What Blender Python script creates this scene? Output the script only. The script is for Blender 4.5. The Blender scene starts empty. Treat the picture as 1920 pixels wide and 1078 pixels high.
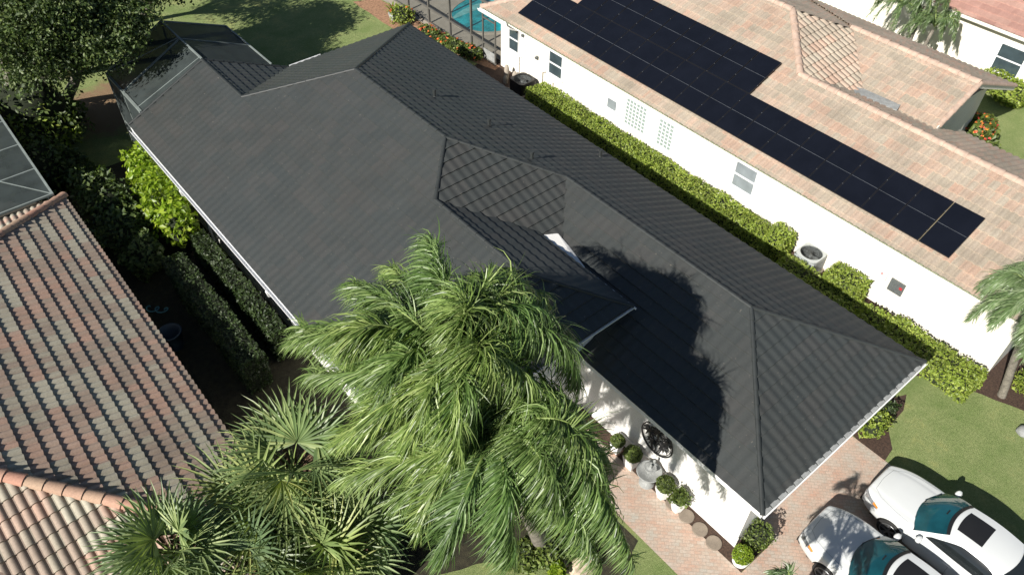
import bpy, bmesh, math, random
from math import sin, cos, pi, radians, sqrt, floor
from mathutils import Vector as V, Matrix, noise
R = random.Random(7)
SC = bpy.context.scene
COL = SC.collection
# ------------------------------------------------------------------ camera
F, YAW, PIT, ROL = 1471.42, radians(40.769), radians(45.53), radians(1.091)
CAM = V((0, 0, 19.422))
_f = V((sin(YAW)*cos(PIT), cos(YAW)*cos(PIT), -sin(PIT)))
_r0 = V((cos(YAW), -sin(YAW), 0)); _u0 = _r0.cross(_f)
_r = _r0*cos(ROL)+_u0*sin(ROL); _u = -_r0*sin(ROL)+_u0*cos(ROL)
cd = bpy.data.cameras.new('camera'); cam = bpy.data.objects.new('camera', cd); COL.objects.link(cam)
cam.matrix_world = Matrix(((_r.x, _u.x, -_f.x, CAM.x), (_r.y, _u.y, -_f.y, CAM.y), (_r.z, _u.z, -_f.z, CAM.z), (0, 0, 0, 1)))
cd.sensor_width = 36; cd.lens = F/1920*36; cd.clip_end = 2000; cd.clip_start = .1
SC.camera = cam
def at(px, py, z=0.0):
    """surveyed position: where a sight line through the photograph meets height z (metres)"""
    d = _f*F+_r*(px-960)-_u*(py-539)
    return CAM+d*((z-CAM.z)/d.z)
# ------------------------------------------------------------------ light
SUN = V((-1.36, -.20, 1.0)).normalized()
w = bpy.data.worlds.new("World"); SC.world = w; w.use_nodes = True
nt = w.node_tree; bg = nt.nodes['Background']; sk = nt.nodes.new('ShaderNodeTexSky')
sk.sky_type = 'NISHITA'; sk.sun_disc = False
sk.sun_elevation = math.asin(SUN.z); sk.sun_rotation = math.atan2(SUN.x, SUN.y); sk.air_density = 1.0; sk.dust_density = .4
nt.links.new(sk.outputs[0], bg.inputs[0]); bg.inputs[1].default_value = .042
sl = bpy.data.lights.new('sun', 'SUN'); sl.energy = 4.9; sl.angle = radians(.5); sl.color = (1, .95, .87)
so = bpy.data.objects.new('sun', sl); COL.objects.link(so); so.rotation_euler = SUN.to_track_quat('Z', 'Y').to_euler(); so.location = (0, 0, 40)
SC.view_settings.view_transform = 'Standard'; SC.view_settings.look = 'None'; SC.view_settings.exposure = .70; SC.view_settings.gamma = 1
SC.render.engine = 'CYCLES'
# ------------------------------------------------------------------ materials
def newmat(name):
    m = bpy.data.materials.new(name); m.use_nodes = True
    return m, m.node_tree, m.node_tree.nodes['Principled BSDF']
def N(nt, t, **k):
    n = nt.nodes.new(t)
    for a, b in k.items():
        if a.startswith('i_'):
            n.inputs[int(a[2:]) if a[2:].isdigit() else a[2:]].default_value = b
        else: setattr(n, a, b)
    return n
def ramp(nt, fac, stops, interp='LINEAR'):
    r = nt.nodes.new('ShaderNodeValToRGB'); r.color_ramp.interpolation = interp
    el = r.color_ramp.elements
    while len(el) < len(stops): el.new(.5)
    for e, (p, c) in zip(el, stops): e.position = p; e.color = (*c, 1)
    nt.links.new(fac, r.inputs[0]); return r.outputs[0]
def mixc(nt, a, b, fac, mode='MIX'):
    m = nt.nodes.new('ShaderNodeMix'); m.data_type = 'RGBA'; m.blend_type = mode
    for s, i in ((a, 6), (b, 7), (fac, 0)):
        if isinstance(s, (tuple, list)): m.inputs[i].default_value = (*s, 1)
        elif isinstance(s, (int, float)): m.inputs[i].default_value = s
        else: nt.links.new(s, m.inputs[i])
    return m.outputs[2]
def noi(nt, scale, detail=4, rough=.55, co=None, stretch=None):
    n = N(nt, 'ShaderNodeTexNoise'); n.inputs['Scale'].default_value = scale; n.inputs['Detail'].default_value = detail; n.inputs['Roughness'].default_value = rough
    g = N(nt, 'ShaderNodeNewGeometry').outputs['Position'] if co is None else co
    if stretch:
        mp = N(nt, 'ShaderNodeMapping'); mp.inputs['Scale'].default_value = stretch; nt.links.new(g, mp.inputs[0]); g = mp.outputs[0]
    nt.links.new(g, n.inputs['Vector']); return n.outputs[0]
def bump(nt, b, h, s, d=.02):
    n = N(nt, 'ShaderNodeBump'); n.inputs['Strength'].default_value = s; n.inputs['Distance'].default_value = d
    nt.links.new(h, n.inputs['Height']); nt.links.new(n.outputs[0], b.inputs['Normal'])
def simple(name, col, rough=.6, metal=0, var=.25, scale=3, coat=0, bmp=0, spec=.5, fine=0):
    m, nt, b = newmat(name)
    d = tuple(c*(1-var) for c in col); l = tuple(min(1, c*(1+var)) for c in col)
    c = ramp(nt, noi(nt, scale), [(.3, d), (.7, l)])
    if fine: c = mixc(nt, c, ramp(nt, noi(nt, fine, 2), [(.3, (.75,)*3), (.7, (1.2,)*3)]), 1., 'MULTIPLY')
    nt.links.new(c, b.inputs['Base Color'])
    b.inputs['Roughness'].default_value = rough; b.inputs['Metallic'].default_value = metal
    b.inputs['Coat Weight'].default_value = coat; b.inputs['Specular IOR Level'].default_value = spec
    if bmp: bump(nt, b, noi(nt, fine or 60, 3), bmp)
    return m
def tilemat(name, stops, rough=.75, block=3.0, wear=.25, lich=None, specks=False):
    m, nt, b = newmat(name)
    uv = N(nt, 'ShaderNodeUVMap'); sx = N(nt, 'ShaderNodeSeparateXYZ'); nt.links.new(uv.outputs[0], sx.inputs[0])
    def mt(op, a, b2=None):
        n = N(nt, 'ShaderNodeMath', operation=op)
        for i, s in enumerate((a, b2)):
            if s is None: continue
            if isinstance(s, (int, float)): n.inputs[i].default_value = s
            else: nt.links.new(s, n.inputs[i])
        return n.outputs[0]
    fy = mt('FLOOR', sx.outputs[1]); fx = mt('FLOOR', sx.outputs[0])
    w1 = N(nt, 'ShaderNodeTexWhiteNoise', noise_dimensions='1D'); nt.links.new(fy, w1.inputs['W'])
    bx = mt('FLOOR', mt('ADD', mt('DIVIDE', sx.outputs[0], block), mt('MULTIPLY', w1.outputs[0], 9.)))
    def wn(x, y):
        c = N(nt, 'ShaderNodeCombineXYZ'); nt.links.new(x, c.inputs[0]); nt.links.new(y, c.inputs[1])
        w = N(nt, 'ShaderNodeTexWhiteNoise', noise_dimensions='2D'); nt.links.new(c.outputs[0], w.inputs['Vector']); return w.outputs[0]
    f = mt('ADD', mt('MULTIPLY', wn(bx, fy), .78), mt('MULTIPLY', wn(fx, fy), .22))
    c = ramp(nt, f, stops)
    c = mixc(nt, c, ramp(nt, noi(nt, .9, 6, .65), [(.3, (1-wear,)*3), (.7, (1+wear*.5,)*3)]), 1., 'MULTIPLY')
    c = mixc(nt, c, ramp(nt, noi(nt, 25, 3, .6), [(.25, (1-wear,)*3), (.7, (1.08,)*3)]), 1., 'MULTIPLY')
    if lich: c = mixc(nt, c, lich, ramp(nt, noi(nt, 5, 8, .7), [(.58, (0,)*3), (.72, (.6,)*3)]))
    if specks:
        c = mixc(nt, c, (.13, .12, .105), ramp(nt, noi(nt, 16, 2, .4), [(.735, (0,)*3), (.76, (.8,)*3)]))
        c = mixc(nt, c, ramp(nt, noi(nt, .28, 4, .6), [(.35, (.98, 1.0, 1.01)), (.65, (1.03, 1.0, .98))]), 1., 'MULTIPLY')
        c = mixc(nt, c, ramp(nt, noi(nt, 1.6, 5, .65, stretch=(.25, 2.2, .25)), [(.3, (.97,)*3), (.7, (1.03,)*3)]), 1., 'MULTIPLY')
    nt.links.new(c, b.inputs['Base Color']); b.inputs['Roughness'].default_value = rough
    bump(nt, b, noi(nt, 90, 3), .25, .01)
    if specks: b.inputs['Specular IOR Level'].default_value = .32
    return m
def leafmat(name, dark, mid, light, trans=.3, rough=.45, objvar=False):
    m, nt, b = newmat(name)
    g = N(nt, 'ShaderNodeNewGeometry')
    c = ramp(nt, g.outputs['Random Per Island'], [(0, dark), (.55, mid), (1, light)])
    c = mixc(nt, c, ramp(nt, noi(nt, 1.1, 3), [(.3, (.7,)*3), (.7, (1.25,)*3)]), 1., 'MULTIPLY')
    if objvar: c = mixc(nt, c, ramp(nt, N(nt, 'ShaderNodeObjectInfo').outputs['Random'], [(0, (.72, .82, .84)), (.5, (1.0, 1.0, .95)), (1, (1.25, 1.18, 1.05))]), 1., 'MULTIPLY')
    nt.links.new(c, b.inputs['Base Color']); b.inputs['Roughness'].default_value = rough
    t = N(nt, 'ShaderNodeBsdfTranslucent'); nt.links.new(mixc(nt, c, (1.3, 1.5, .5), 1., 'MULTIPLY'), t.inputs[0])
    mx = N(nt, 'ShaderNodeMixShader'); mx.inputs[0].default_value = trans
    nt.links.new(b.outputs[0], mx.inputs[1]); nt.links.new(t.outputs[0], mx.inputs[2])
    nt.links.new(mx.outputs[0], nt.nodes['Material Output'].inputs[0]); return m
def netmat(name, col, alpha):
    m, nt, b = newmat(name)
    t = N(nt, 'ShaderNodeBsdfTransparent'); t.inputs[0].default_value = (.92, .95, .95, 1)
    nt.links.new(ramp(nt, noi(nt, 1.5, 4), [(.3, tuple(c*.75 for c in col)), (.7, tuple(c*1.25 for c in col))]), b.inputs['Base Color'])
    b.inputs['Roughness'].default_value = .7; b.inputs['Specular IOR Level'].default_value = .2
    mx = N(nt, 'ShaderNodeMixShader'); mx.inputs[0].default_value = alpha
    nt.links.new(t.outputs[0], mx.inputs[1]); nt.links.new(b.outputs[0], mx.inputs[2])
    nt.links.new(mx.outputs[0], nt.nodes['Material Output'].inputs[0]); return m
def grassmat():
    m, nt, b = newmat('lawn grass')
    c = ramp(nt, noi(nt, 60, 3, .75), [(.3, (.12, .155, .05)), (.5, (.225, .275, .105)), (.72, (.40, .42, .22))])
    c = mixc(nt, c, ramp(nt, noi(nt, .8, 7, .7), [(.3, (.66, .78, .62)), (.55, (1, 1, 1)), (.75, (1.45, 1.2, 1.1))]), 1., 'MULTIPLY')
    c = mixc(nt, c, (.22, .16, .09), ramp(nt, noi(nt, 3.5, 6, .7), [(.62, (0,)*3), (.74, (.45,)*3)]))
    c = mixc(nt, c, ramp(nt, noi(nt, 13, 5, .8), [(.35, (.76, .80, .74)), (.65, (1.2, 1.17, 1.22))]), 1., 'MULTIPLY')
    # worn sandy bare patch behind the dark house
    g = N(nt, 'ShaderNodeNewGeometry'); vm = N(nt, 'ShaderNodeVectorMath', operation='DISTANCE'); vm.inputs[1].default_value = (6.0, 34.2, 0)
    nt.links.new(g.outputs['Position'], vm.inputs[0])
    ad = N(nt, 'ShaderNodeMath', operation='MULTIPLY_ADD'); nt.links.new(noi(nt, 1.3, 6, .7), ad.inputs[0]); ad.inputs[1].default_value = -3.5; nt.links.new(vm.outputs['Value'], ad.inputs[2])
    c = mixc(nt, (.24, .165, .10), c, ramp(nt, ad.outputs[0], [(0., (0,)*3), (.9, (1,)*3)]))
    nt.links.new(c, b.inputs['Base Color']); b.inputs['Roughness'].default_value = .9; b.inputs['Specular IOR Level'].default_value = .15
    bump(nt, b, noi(nt, 45, 4, .7), .9, .05); return m
def pavermat():
    m, nt, b = newmat('herringbone pavers')
    g = N(nt, 'ShaderNodeNewGeometry'); mp = N(nt, 'ShaderNodeMapping'); mp.inputs['Rotation'].default_value = (0, 0, radians(45)); nt.links.new(g.outputs['Position'], mp.inputs[0])
    def brick(off):
        k = N(nt, 'ShaderNodeTexBrick'); k.inputs['Scale'].default_value = 1; k.inputs['Brick Width'].default_value = .19; k.inputs['Row Height'].default_value = .095
        k.inputs['Mortar Size'].default_value = .005; k.inputs['Mortar Smooth'].default_value = .3; k.inputs['Bias'].default_value = 0
        k.inputs['Color1'].default_value = (0, 0, 0, 1); k.inputs['Color2'].default_value = (1, 1, 1, 1); k.inputs['Mortar'].default_value = (.5, .5, .5, 1)
        nt.links.new(mp.outputs[0], k.inputs['Vector']); return k
    k = brick(0)
    c = ramp(nt, k.outputs['Color'], [(0, (.42, .32, .26)), (.3, (.43, .35, .29)), (.55, (.445, .365, .305)), (.8, (.42, .37, .32)), (1, (.46, .385, .325))])
    c = mixc(nt, c, ramp(nt, noi(nt, 2.2, 5, .6), [(.35, (1.08, .90, .83)), (.65, (.94, 1.0, 1.0))]), 1., 'MULTIPLY')
    c = mixc(nt, c, ramp(nt, noi(nt, 30, 4, .6), [(.3, (.8,)*3), (.7, (1.1,)*3)]), 1., 'MULTIPLY')
    c = mixc(nt, c, (.30, .25, .205), k.outputs['Fac'])
    nt.links.new(c, b.inputs['Base Color']); b.inputs['Roughness'].default_value = .8
    inv = N(nt, 'ShaderNodeMath', operation='SUBTRACT'); inv.inputs[0].default_value = 1; nt.links.new(k.outputs['Fac'], inv.inputs[1]); bump(nt, b, inv.outputs[0], .5, .01)
    return m
M = dict(
 grass=grassmat(), paver=pavermat(),
 mulch=simple('dark mulch', (.055, .032, .022), .95, var=.5, scale=18, bmp=1, fine=45),
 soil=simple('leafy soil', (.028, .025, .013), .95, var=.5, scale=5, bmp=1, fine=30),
 conc=simple('concrete', (.33, .29, .24), .85, var=.15, scale=2, bmp=.2, fine=50),
 white=simple('white stucco', (.80, .79, .76), .8, var=.03, scale=1.2, bmp=.15, fine=70),
 cream=simple('cream stucco', (.78, .745, .66), .85, var=.05, scale=1.0, bmp=.2, fine=60),
 wtrim=simple('white aluminium', (.78, .79, .80), .35, var=.04, scale=4),
 grime=simple('weathered white aluminium', (.5, .51, .52), .5, var=.25, scale=9),
 dark=tilemat('charcoal roof tile', [(.2, (.043, .0485, .0485)), (.6, (.046, .0505, .0500)), (.9, (.0505, .0525, .0515))], .5, 2, .10, specks=True),
 darkcap=simple('charcoal ridge tile', (.028, .032, .032), .55, var=.15, scale=4, bmp=.1),  # darker than the roof tile: shadow side of the ridges put into the colour
 rtile=tilemat('blended clay tile', [(.15, (.35, .30, .235)), (.36, (.40, .33, .26)), (.5, (.44, .305, .23)), (.68, (.39, .34, .27)), (.9, (.45, .335, .26))], .8, 3, .24, (.30, .27, .22)),
 rcap=simple('pale clay ridge tile', (.42, .31, .245), .8, var=.2, scale=5, bmp=.2),
 pink=tilemat('rose clay tile', [(.2, (.34, .19, .155)), (.5, (.39, .22, .18)), (.9, (.42, .26, .21))], .8, 3, .2),
 ltile=tilemat('sage and terracotta tile', [(.15, (.38, .355, .28)), (.34, (.35, .315, .245)), (.45, (.30, .24, .19)), (.62, (.33, .255, .20)), (.74, (.41, .27, .205)), (.9, (.37, .275, .215))], .8, 5, .2),
 lcap=tilemat('terracotta ridge tile', [(.2, (.42, .29, .20)), (.5, (.46, .28, .20)), (.9, (.46, .24, .17))], .8, 1, .2),
 panel=simple('solar glass', (.0055, .0065, .0105), .22, var=.15, scale=1.5, spec=.55),
 pframe=simple('black panel frame', (.010, .010, .012), .4, var=.1),
 steel=simple('steel', (.45, .46, .47), .4, metal=.7, var=.1),
 glass=simple('window glass', (.045, .065, .075), .06, var=.2, spec=.9),
 glass2=simple('shaded window glass', (.22, .25, .27), .12, var=.15, spec=.8),
 block=simple('glass block', (.26, .32, .30), .15, var=.1, scale=8),
 bronze=simple('bronze cage frame', (.11, .105, .095), .45, var=.15),
 cageg=simple('grey cage frame', (.20, .23, .22), .45, var=.15),
 net=netmat('dark insect screen', (.040, .050, .050), .83), net2=netmat('grey insect screen', (.05, .05, .05), .22),
 water=simple('pool water', (.02, .30, .34), .04, var=.4, scale=1.6, bmp=.3, fine=9, spec=.8),
 black=simple('black metal', (.012, .012, .013), .45, var=.1), rubber=simple('rubber', (.02, .02, .02), .8, var=.1),
 paint=simple('pearl white paint', (.60, .62, .62), .25, var=.01, coat=.8), alloy=simple('alloy', (.30, .31, .32), .3, metal=.8, var=.1),
 wind=simple('sky teal windscreen', (.006, .055, .07), .05, var=.5, scale=1.2, spec=1.0), cglass=simple('dark car glass', (.012, .015, .016), .06, var=.2, spec=.8),  # windscreen teal is reflected sky put into the base colour
 lamp=simple('headlight lens', (.16, .17, .18), .1, var=.3, scale=14), amber=simple('amber lens', (.75, .23, .04), .2, var=.1),
 acgrey=simple('condenser grey', (.36, .385, .385), .5, var=.05), acdark=simple('condenser louvre', (.10, .11, .11), .5, var=.3, scale=20),
 stone=simple('cast stone', (.28, .29, .285), .7, var=.2, scale=6, bmp=.3, fine=50), rock=simple('boulder', (.42, .34, .26), .9, var=.35, scale=3, bmp=.8, fine=12),
 step=simple('stepping stone', (.20, .165, .13), .9, var=.15, scale=5, bmp=.5, fine=60), pot=simple('white glazed pot', (.8, .8, .79), .35, var=.03),
 bark=simple('grey palm bark', (.20, .18, .15), .9, var=.3, scale=7, bmp=.6, fine=20), fibre=simple('brown palm fibre', (.10, .06, .035), .95, var=.5, scale=9, bmp=.8, fine=30),
 stalk=simple('pale green frond stalk', (.17, .23, .06), .6, var=.25), red=simple('red plastic', (.5, .03, .04), .5), bluebin=simple('blue grey plastic', (.045, .07, .10), .5, var=.1),
 hose=simple('aqua hose', (.06, .22, .25), .5, var=.1),
 queen=leafmat('queen palm leaflet', (.06, .11, .025), (.14, .215, .055), (.29, .37, .14), .25, .40, True),
 sabal=leafmat('fan palm leaflet', (.12, .17, .06), (.20, .26, .10), (.36, .38, .15), .22, .45, True),
 sabal2=leafmat('blue green fan leaflet', (.12, .175, .08), (.20, .265, .12), (.34, .40, .20), .22, .45, True),
 pygmy=leafmat('small palm leaflet', (.06, .10, .035), (.13, .20, .08), (.27, .33, .19), .25, .35),
 oak=leafmat('oak leaf', (.04, .068, .02), (.075, .115, .032), (.13, .17, .05), .22, .5),
 hedge=leafmat('hedge leaf', (.12, .17, .022), (.21, .28, .04), (.34, .39, .08), .3, .5),
 bright=leafmat('bright shrub leaf', (.12, .19, .012), (.20, .30, .02), (.34, .42, .045), .35, .4),
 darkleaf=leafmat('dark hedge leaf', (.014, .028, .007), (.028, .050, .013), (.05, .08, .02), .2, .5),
 box=leafmat('boxwood leaf', (.05, .08, .014), (.10, .145, .028), (.17, .21, .05), .25, .5),
 flower=leafmat('orange red bloom', (.55, .06, .03), (.65, .14, .04), (.8, .33, .08), .2, .5),
 croton=leafmat('croton leaf', (.55, .03, .05), (.7, .12, .06), (.75, .45, .05), .2, .4),
 core=simple('foliage interior shade', (.012, .018, .006), .95, var=.3),  # near-black filler inside foliage; its interior shade is put into the colour
)
# ------------------------------------------------------------------ mesh builder
class MB:
    def __init__(s): s.v = []; s.f = []; s.sm = []
    def add(s, vs, fs, smooth=False):
        o = len(s.v); s.v += [tuple(p) for p in vs]; s.f += [tuple(i+o for i in f) for f in fs]; s.sm += [smooth]*len(fs); return s
    def box(s, c, d, rz=0, taper=1):
        hx, hy, hz = d[0]/2, d[1]/2, d[2]/2; vs = []
        for z in (-1, 1):
            t = taper if z > 0 else 1
            for x, y in ((-1, -1), (1, -1), (1, 1), (-1, 1)):
                X, Y = x*hx*t, y*hy*t; vs.append((c[0]+X*cos(rz)-Y*sin(rz), c[1]+X*sin(rz)+Y*cos(rz), c[2]+z*hz))
        return s.add(vs, [(3, 2, 1, 0), (4, 5, 6, 7), (0, 1, 5, 4), (1, 2, 6, 5), (2, 3, 7, 6), (3, 0, 4, 7)])
    def bb(s, a, b): return s.box([(a[i]+b[i])/2 for i in range(3)], [abs(b[i]-a[i]) for i in range(3)])
    def bar(s, a, b, w, h=None, up=V((0, 0, 1))):
        a, b = V(a), V(b); t = (b-a).normalized(); h = h or w
        x = t.cross(up)
        if x.length < 1e-3: x = t.cross(V((0, 1, 0)))
        x.normalize(); y = x.cross(t)
        vs = [p+x*(i*w/2)+y*(j*h/2) for p in (a, b) for i, j in ((-1, -1), (1, -1), (1, 1), (-1, 1))]
        return s.add(vs, [(3, 2, 1, 0), (4, 5, 6, 7), (0, 1, 5, 4), (1, 2, 6, 5), (2, 3, 7, 6), (3, 0, 4, 7)])
    def tube(s, pts, rad, n=8, cap=True):
        pts = [V(p) for p in pts]; vs = []; k = len(pts); rad = rad if isinstance(rad, (list, tuple)) else [rad]*k
        px = None
        for i, p in enumerate(pts):
            t = (pts[min(i+1, k-1)]-pts[max(i-1, 0)]).normalized()
            x = (t.cross(V((0, 0, 1))) if px is None else px-t*px.dot(t))
            if x.length < 1e-3: x = t.cross(V((0, 1, 0)))
            x.normalize(); px = x; y = t.cross(x)
            vs += [p+x*(rad[i]*cos(2*pi*j/n))+y*(rad[i]*sin(2*pi*j/n)) for j in range(n)]
        fs = [(i*n+j, i*n+(j+1) % n, (i+1)*n+(j+1) % n, (i+1)*n+j) for i in range(k-1) for j in range(n)]
        s.add(vs, fs, True)
        if cap: s.add(vs[:n], [tuple(range(n))[::-1]]); s.add(vs[-n:], [tuple(range(n))])
        return s
    def lathe(s, c, prof, n=24, smooth=True, rot=0):
        vs = [(c[0]+r*cos(2*pi*j/n+rot), c[1]+r*sin(2*pi*j/n+rot), c[2]+z) for r, z in prof for j in range(n)]
        k = len(prof); fs = [(i*n+j, i*n+(j+1) % n, (i+1)*n+(j+1) % n, (i+1)*n+j) for i in range(k-1) for j in range(n)]
        s.add(vs, fs, smooth); s.add(vs[:n], [tuple(range(n))[::-1]]); s.add(vs[-n:], [tuple(range(n))]); return s
    def prism(s, poly, z0, z1):
        n = len(poly); vs = [(p[0], p[1], z0) for p in poly]+[(p[0], p[1], z1) for p in poly]
        return s.add(vs, [tuple(range(n))[::-1], tuple(range(n, 2*n))]+[(i, (i+1) % n, (i+1) % n+n, i+n) for i in range(n)])
    def slab(s, pts, th):
        """thick plate under a 3D polygon"""
        pts = [V(p) for p in pts]; n = len(pts); nn = (pts[1]-pts[0]).cross(pts[2]-pts[0]).normalized()
        if nn.z < 0: nn = -nn
        return s.add(pts+[p-nn*th for p in pts], [tuple(range(n)), tuple(range(n, 2*n))[::-1]]+[(i, i+n, (i+1) % n+n, (i+1) % n) for i in range(n)])
def thing(name, label, cat, loc=(0, 0, 0), group=None, rz=0):
    o = bpy.data.objects.new(name, None); COL.objects.link(o); o.location = V(loc); o.rotation_euler = (0, 0, rz); o.empty_display_size = .2
    o['label'] = label; o['category'] = cat
    if group: o['group'] = group
    return o
def base(o):
    p = V((0, 0, 0))
    while o: p = p+V(o.location); o = o.parent
    return p
def obj(name, mb, mat, parent=None, label=None, cat=None, group=None, kind=None, local=False, loc=None, sharp=None):
    """mesh in world coordinates (or local to its parent)"""
    me = bpy.data.meshes.new(name)
    off = V((0, 0, 0)) if local else (base(parent) if parent else V(loc or (0, 0, 0)))
    if isinstance(mb, bpy.types.Mesh):
        me = mb; me.name = name; me.transform(Matrix.Translation(-off))
    else:
        me.from_pydata([(x-off.x, y-off.y, z-off.z) for x, y, z in mb.v], [], mb.f)
        me.polygons.foreach_set('use_smooth', mb.sm)
    if sharp: me.set_sharp_from_angle(angle=radians(sharp))
    me.materials.append(M[mat] if isinstance(mat, str) else mat)
    o = bpy.data.objects.new(name, me); COL.objects.link(o)
    if parent: o.parent = parent
    elif not local: o.location = off
    if label: o['label'] = label
    if cat: o['category'] = cat
    if group: o['group'] = group
    if kind: o['kind'] = kind
    return o
def copy_tree(o, parent=None):
    c = o.copy(); COL.objects.link(c)
    if parent: c.parent = parent
    for ch in [x for x in o.children]: copy_tree(ch, c)
    return c
# ------------------------------------------------------------------ tiled roof faces (real relief)
def face_grid(poly, e, tw, co, amp, step, prof, res=6):
    poly = [V(p) for p in poly]; e = V(e).normalized()
    n = (poly[1]-poly[0]).cross(poly[2]-poly[0]).normalized()
    if n.z < 0: n = -n
    s = n.cross(e)
    if s.z < 0: s = -s
    p0 = poly[0]; d0 = p0.dot(n)
    us = [p.dot(e) for p in poly]; vs_ = [p.dot(s) for p in poly]
    u0 = floor(min(us)/tw)*tw; nu = int((max(us)-u0)/tw)*res+res+1
    k0 = floor(min(vs_)/co); k1 = int(max(vs_)/co)+2
    vs = []; uvs = []; rows = 0
    for k in range(k0, k1):
        for fr in (0., .97):
            v = (k+fr)*co
            for i in range(nu):
                u = u0+i*tw/res; t = (u/tw) % 1
                h = prof(t)*amp+step*(1-fr)+.004*noise.noise(V((u*1.3, v*1.3, 0)))
                vs.append(e*u+s*v+n*(d0+h)); uvs.append((u/tw+1e-4, k+fr*.98+.01))
            rows += 1
    me = bpy.data.meshes.new('t')
    fs = [(r*nu+i, r*nu+i+1, (r+1)*nu+i+1, (r+1)*nu+i) for r in range(rows-1) for i in range(nu-1)]
    me.from_pydata([tuple(v) for v in vs], [], fs)
    ul = me.uv_layers.new(name='UVMap')
    # faces carry the centre of their tile so colour never bleeds across a joint
    dat = []
    for r in range(rows-1):
        for i in range(nu-1):
            cu = (uvs[r*nu+i][0]+uvs[r*nu+i+1][0])/2; cv = uvs[r*nu+i][1] if r % 2 == 0 else uvs[(r+1)*nu][1]
            dat += [cu, cv]*4
    ul.data.foreach_set('uv', dat)
    bm = bmesh.new(); bm.from_mesh(me); bpy.data.meshes.remove(me)
    for i in range(len(poly)):
        a, b = poly[i], poly[(i+1) % len(poly)]; pn = (b-a).cross(n).normalized()
        # convex edge (whole face on one side): cut away; otherwise just score the line
        sd = [(p-a).dot(pn) for p in poly]
        if max(sd) < 1e-4: bmesh.ops.bisect_plane(bm, geom=bm.verts[:]+bm.edges[:]+bm.faces[:], plane_co=a, plane_no=pn, clear_outer=True)
        elif min(sd) > -1e-4: bmesh.ops.bisect_plane(bm, geom=bm.verts[:]+bm.edges[:]+bm.faces[:], plane_co=a, plane_no=-pn, clear_outer=True)
        else: bmesh.ops.bisect_plane(bm, geom=bm.verts[:]+bm.edges[:]+bm.faces[:], plane_co=a, plane_no=pn)
    P2 = [(p.x, p.y) for p in poly]
    def inside(x, y):
        k = False; j = len(P2)-1
        for i in range(len(P2)):
            if (P2[i][1] > y) != (P2[j][1] > y) and x < (P2[j][0]-P2[i][0])*(y-P2[i][1])/(P2[j][1]-P2[i][1])+P2[i][0]: k = not k
            j = i
        return k
    bad = []
    for f in bm.faces:
        q = f.calc_center_median(); q = q-n*(q.dot(n)-d0)
        if not inside(q.x, q.y): bad.append(f)
    bmesh.ops.delete(bm, geom=bad, context='FACES')
    bmesh.ops.recalc_face_normals(bm, faces=bm.faces)
    if sum(f.normal.z for f in bm.faces) < 0: bmesh.ops.reverse_faces(bm, faces=bm.faces)
    return bm
P_WAVE = lambda t: .5-.5*cos(2*pi*t)
P_BARREL = lambda t: max(0, sin(pi*min(1, t/.8)))**.7 if t < .8 else 0.0
def roof_mesh(faces, tw, co, amp, step, prof, res=6):
    out = bpy.data.meshes.new('roof'); tot = bmesh.new()
    for poly, e in faces:
        bm = face_grid(poly, e, tw, co, amp, step, prof, res); tmp = bpy.data.meshes.new('x'); bm.to_mesh(tmp); bm.free(); tot.from_mesh(tmp); bpy.data.meshes.remove(tmp)
    for f in tot.faces: f.smooth = True
    tot.to_mesh(out); tot.free(); out.set_sharp_from_angle(angle=radians(40)); return out
def caps(lines, r, seg=.4, n=7, lift=.03):
    mb = MB(); uv = []
    for a, b in lines:
        a, b = V(a), V(b); L = (b-a).length; k = max(1, round(L/seg)); t = (b-a)/L
        x = t.cross(V((0, 0, 1))).normalized(); y = x.cross(t)
        if y.z < 0: y = -y
        for i in range(k):
            p, q = a+t*(L*i/k), a+t*(L*(i+1.08)/k); vs = []
            for P, rr, lf in ((p, r*1.0, lift), (q, r*.84, lift-.01)):
                for j in range(n+1):
                    an = pi*j/n*1.1-.05*pi; vs.append(P+x*(rr*cos(an))+y*(rr*sin(an)*.8+lf))
            mb.add(vs, [(j, j+1, n+2+j, n+1+j) for j in range(n)], True)
            mb.add(vs[:n+1], [tuple(range(n+1))])
            uv += [(i+.5, hash((round(a.x*7), round(a.y*7))) % 97)]*(n+1)
    return mb
def capobj(name, lines, r, seg, mat, parent, n=7, lift=.03):
    if len(lines) > 1:
        for l in lines: capobj(name, [l], r, seg, mat, parent, n, lift)
        return
    mb = caps(lines, r, seg, n, lift); o = obj(name, mb, mat, parent); me = o.data
    ul = me.uv_layers.new(name='UVMap'); dat = []
    for p in me.polygons:
        i = p.index//(n+1)
        dat += [i+.5, 3.5]*len(p.vertices)
    ul.data.foreach_set('uv', dat); return o
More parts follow.
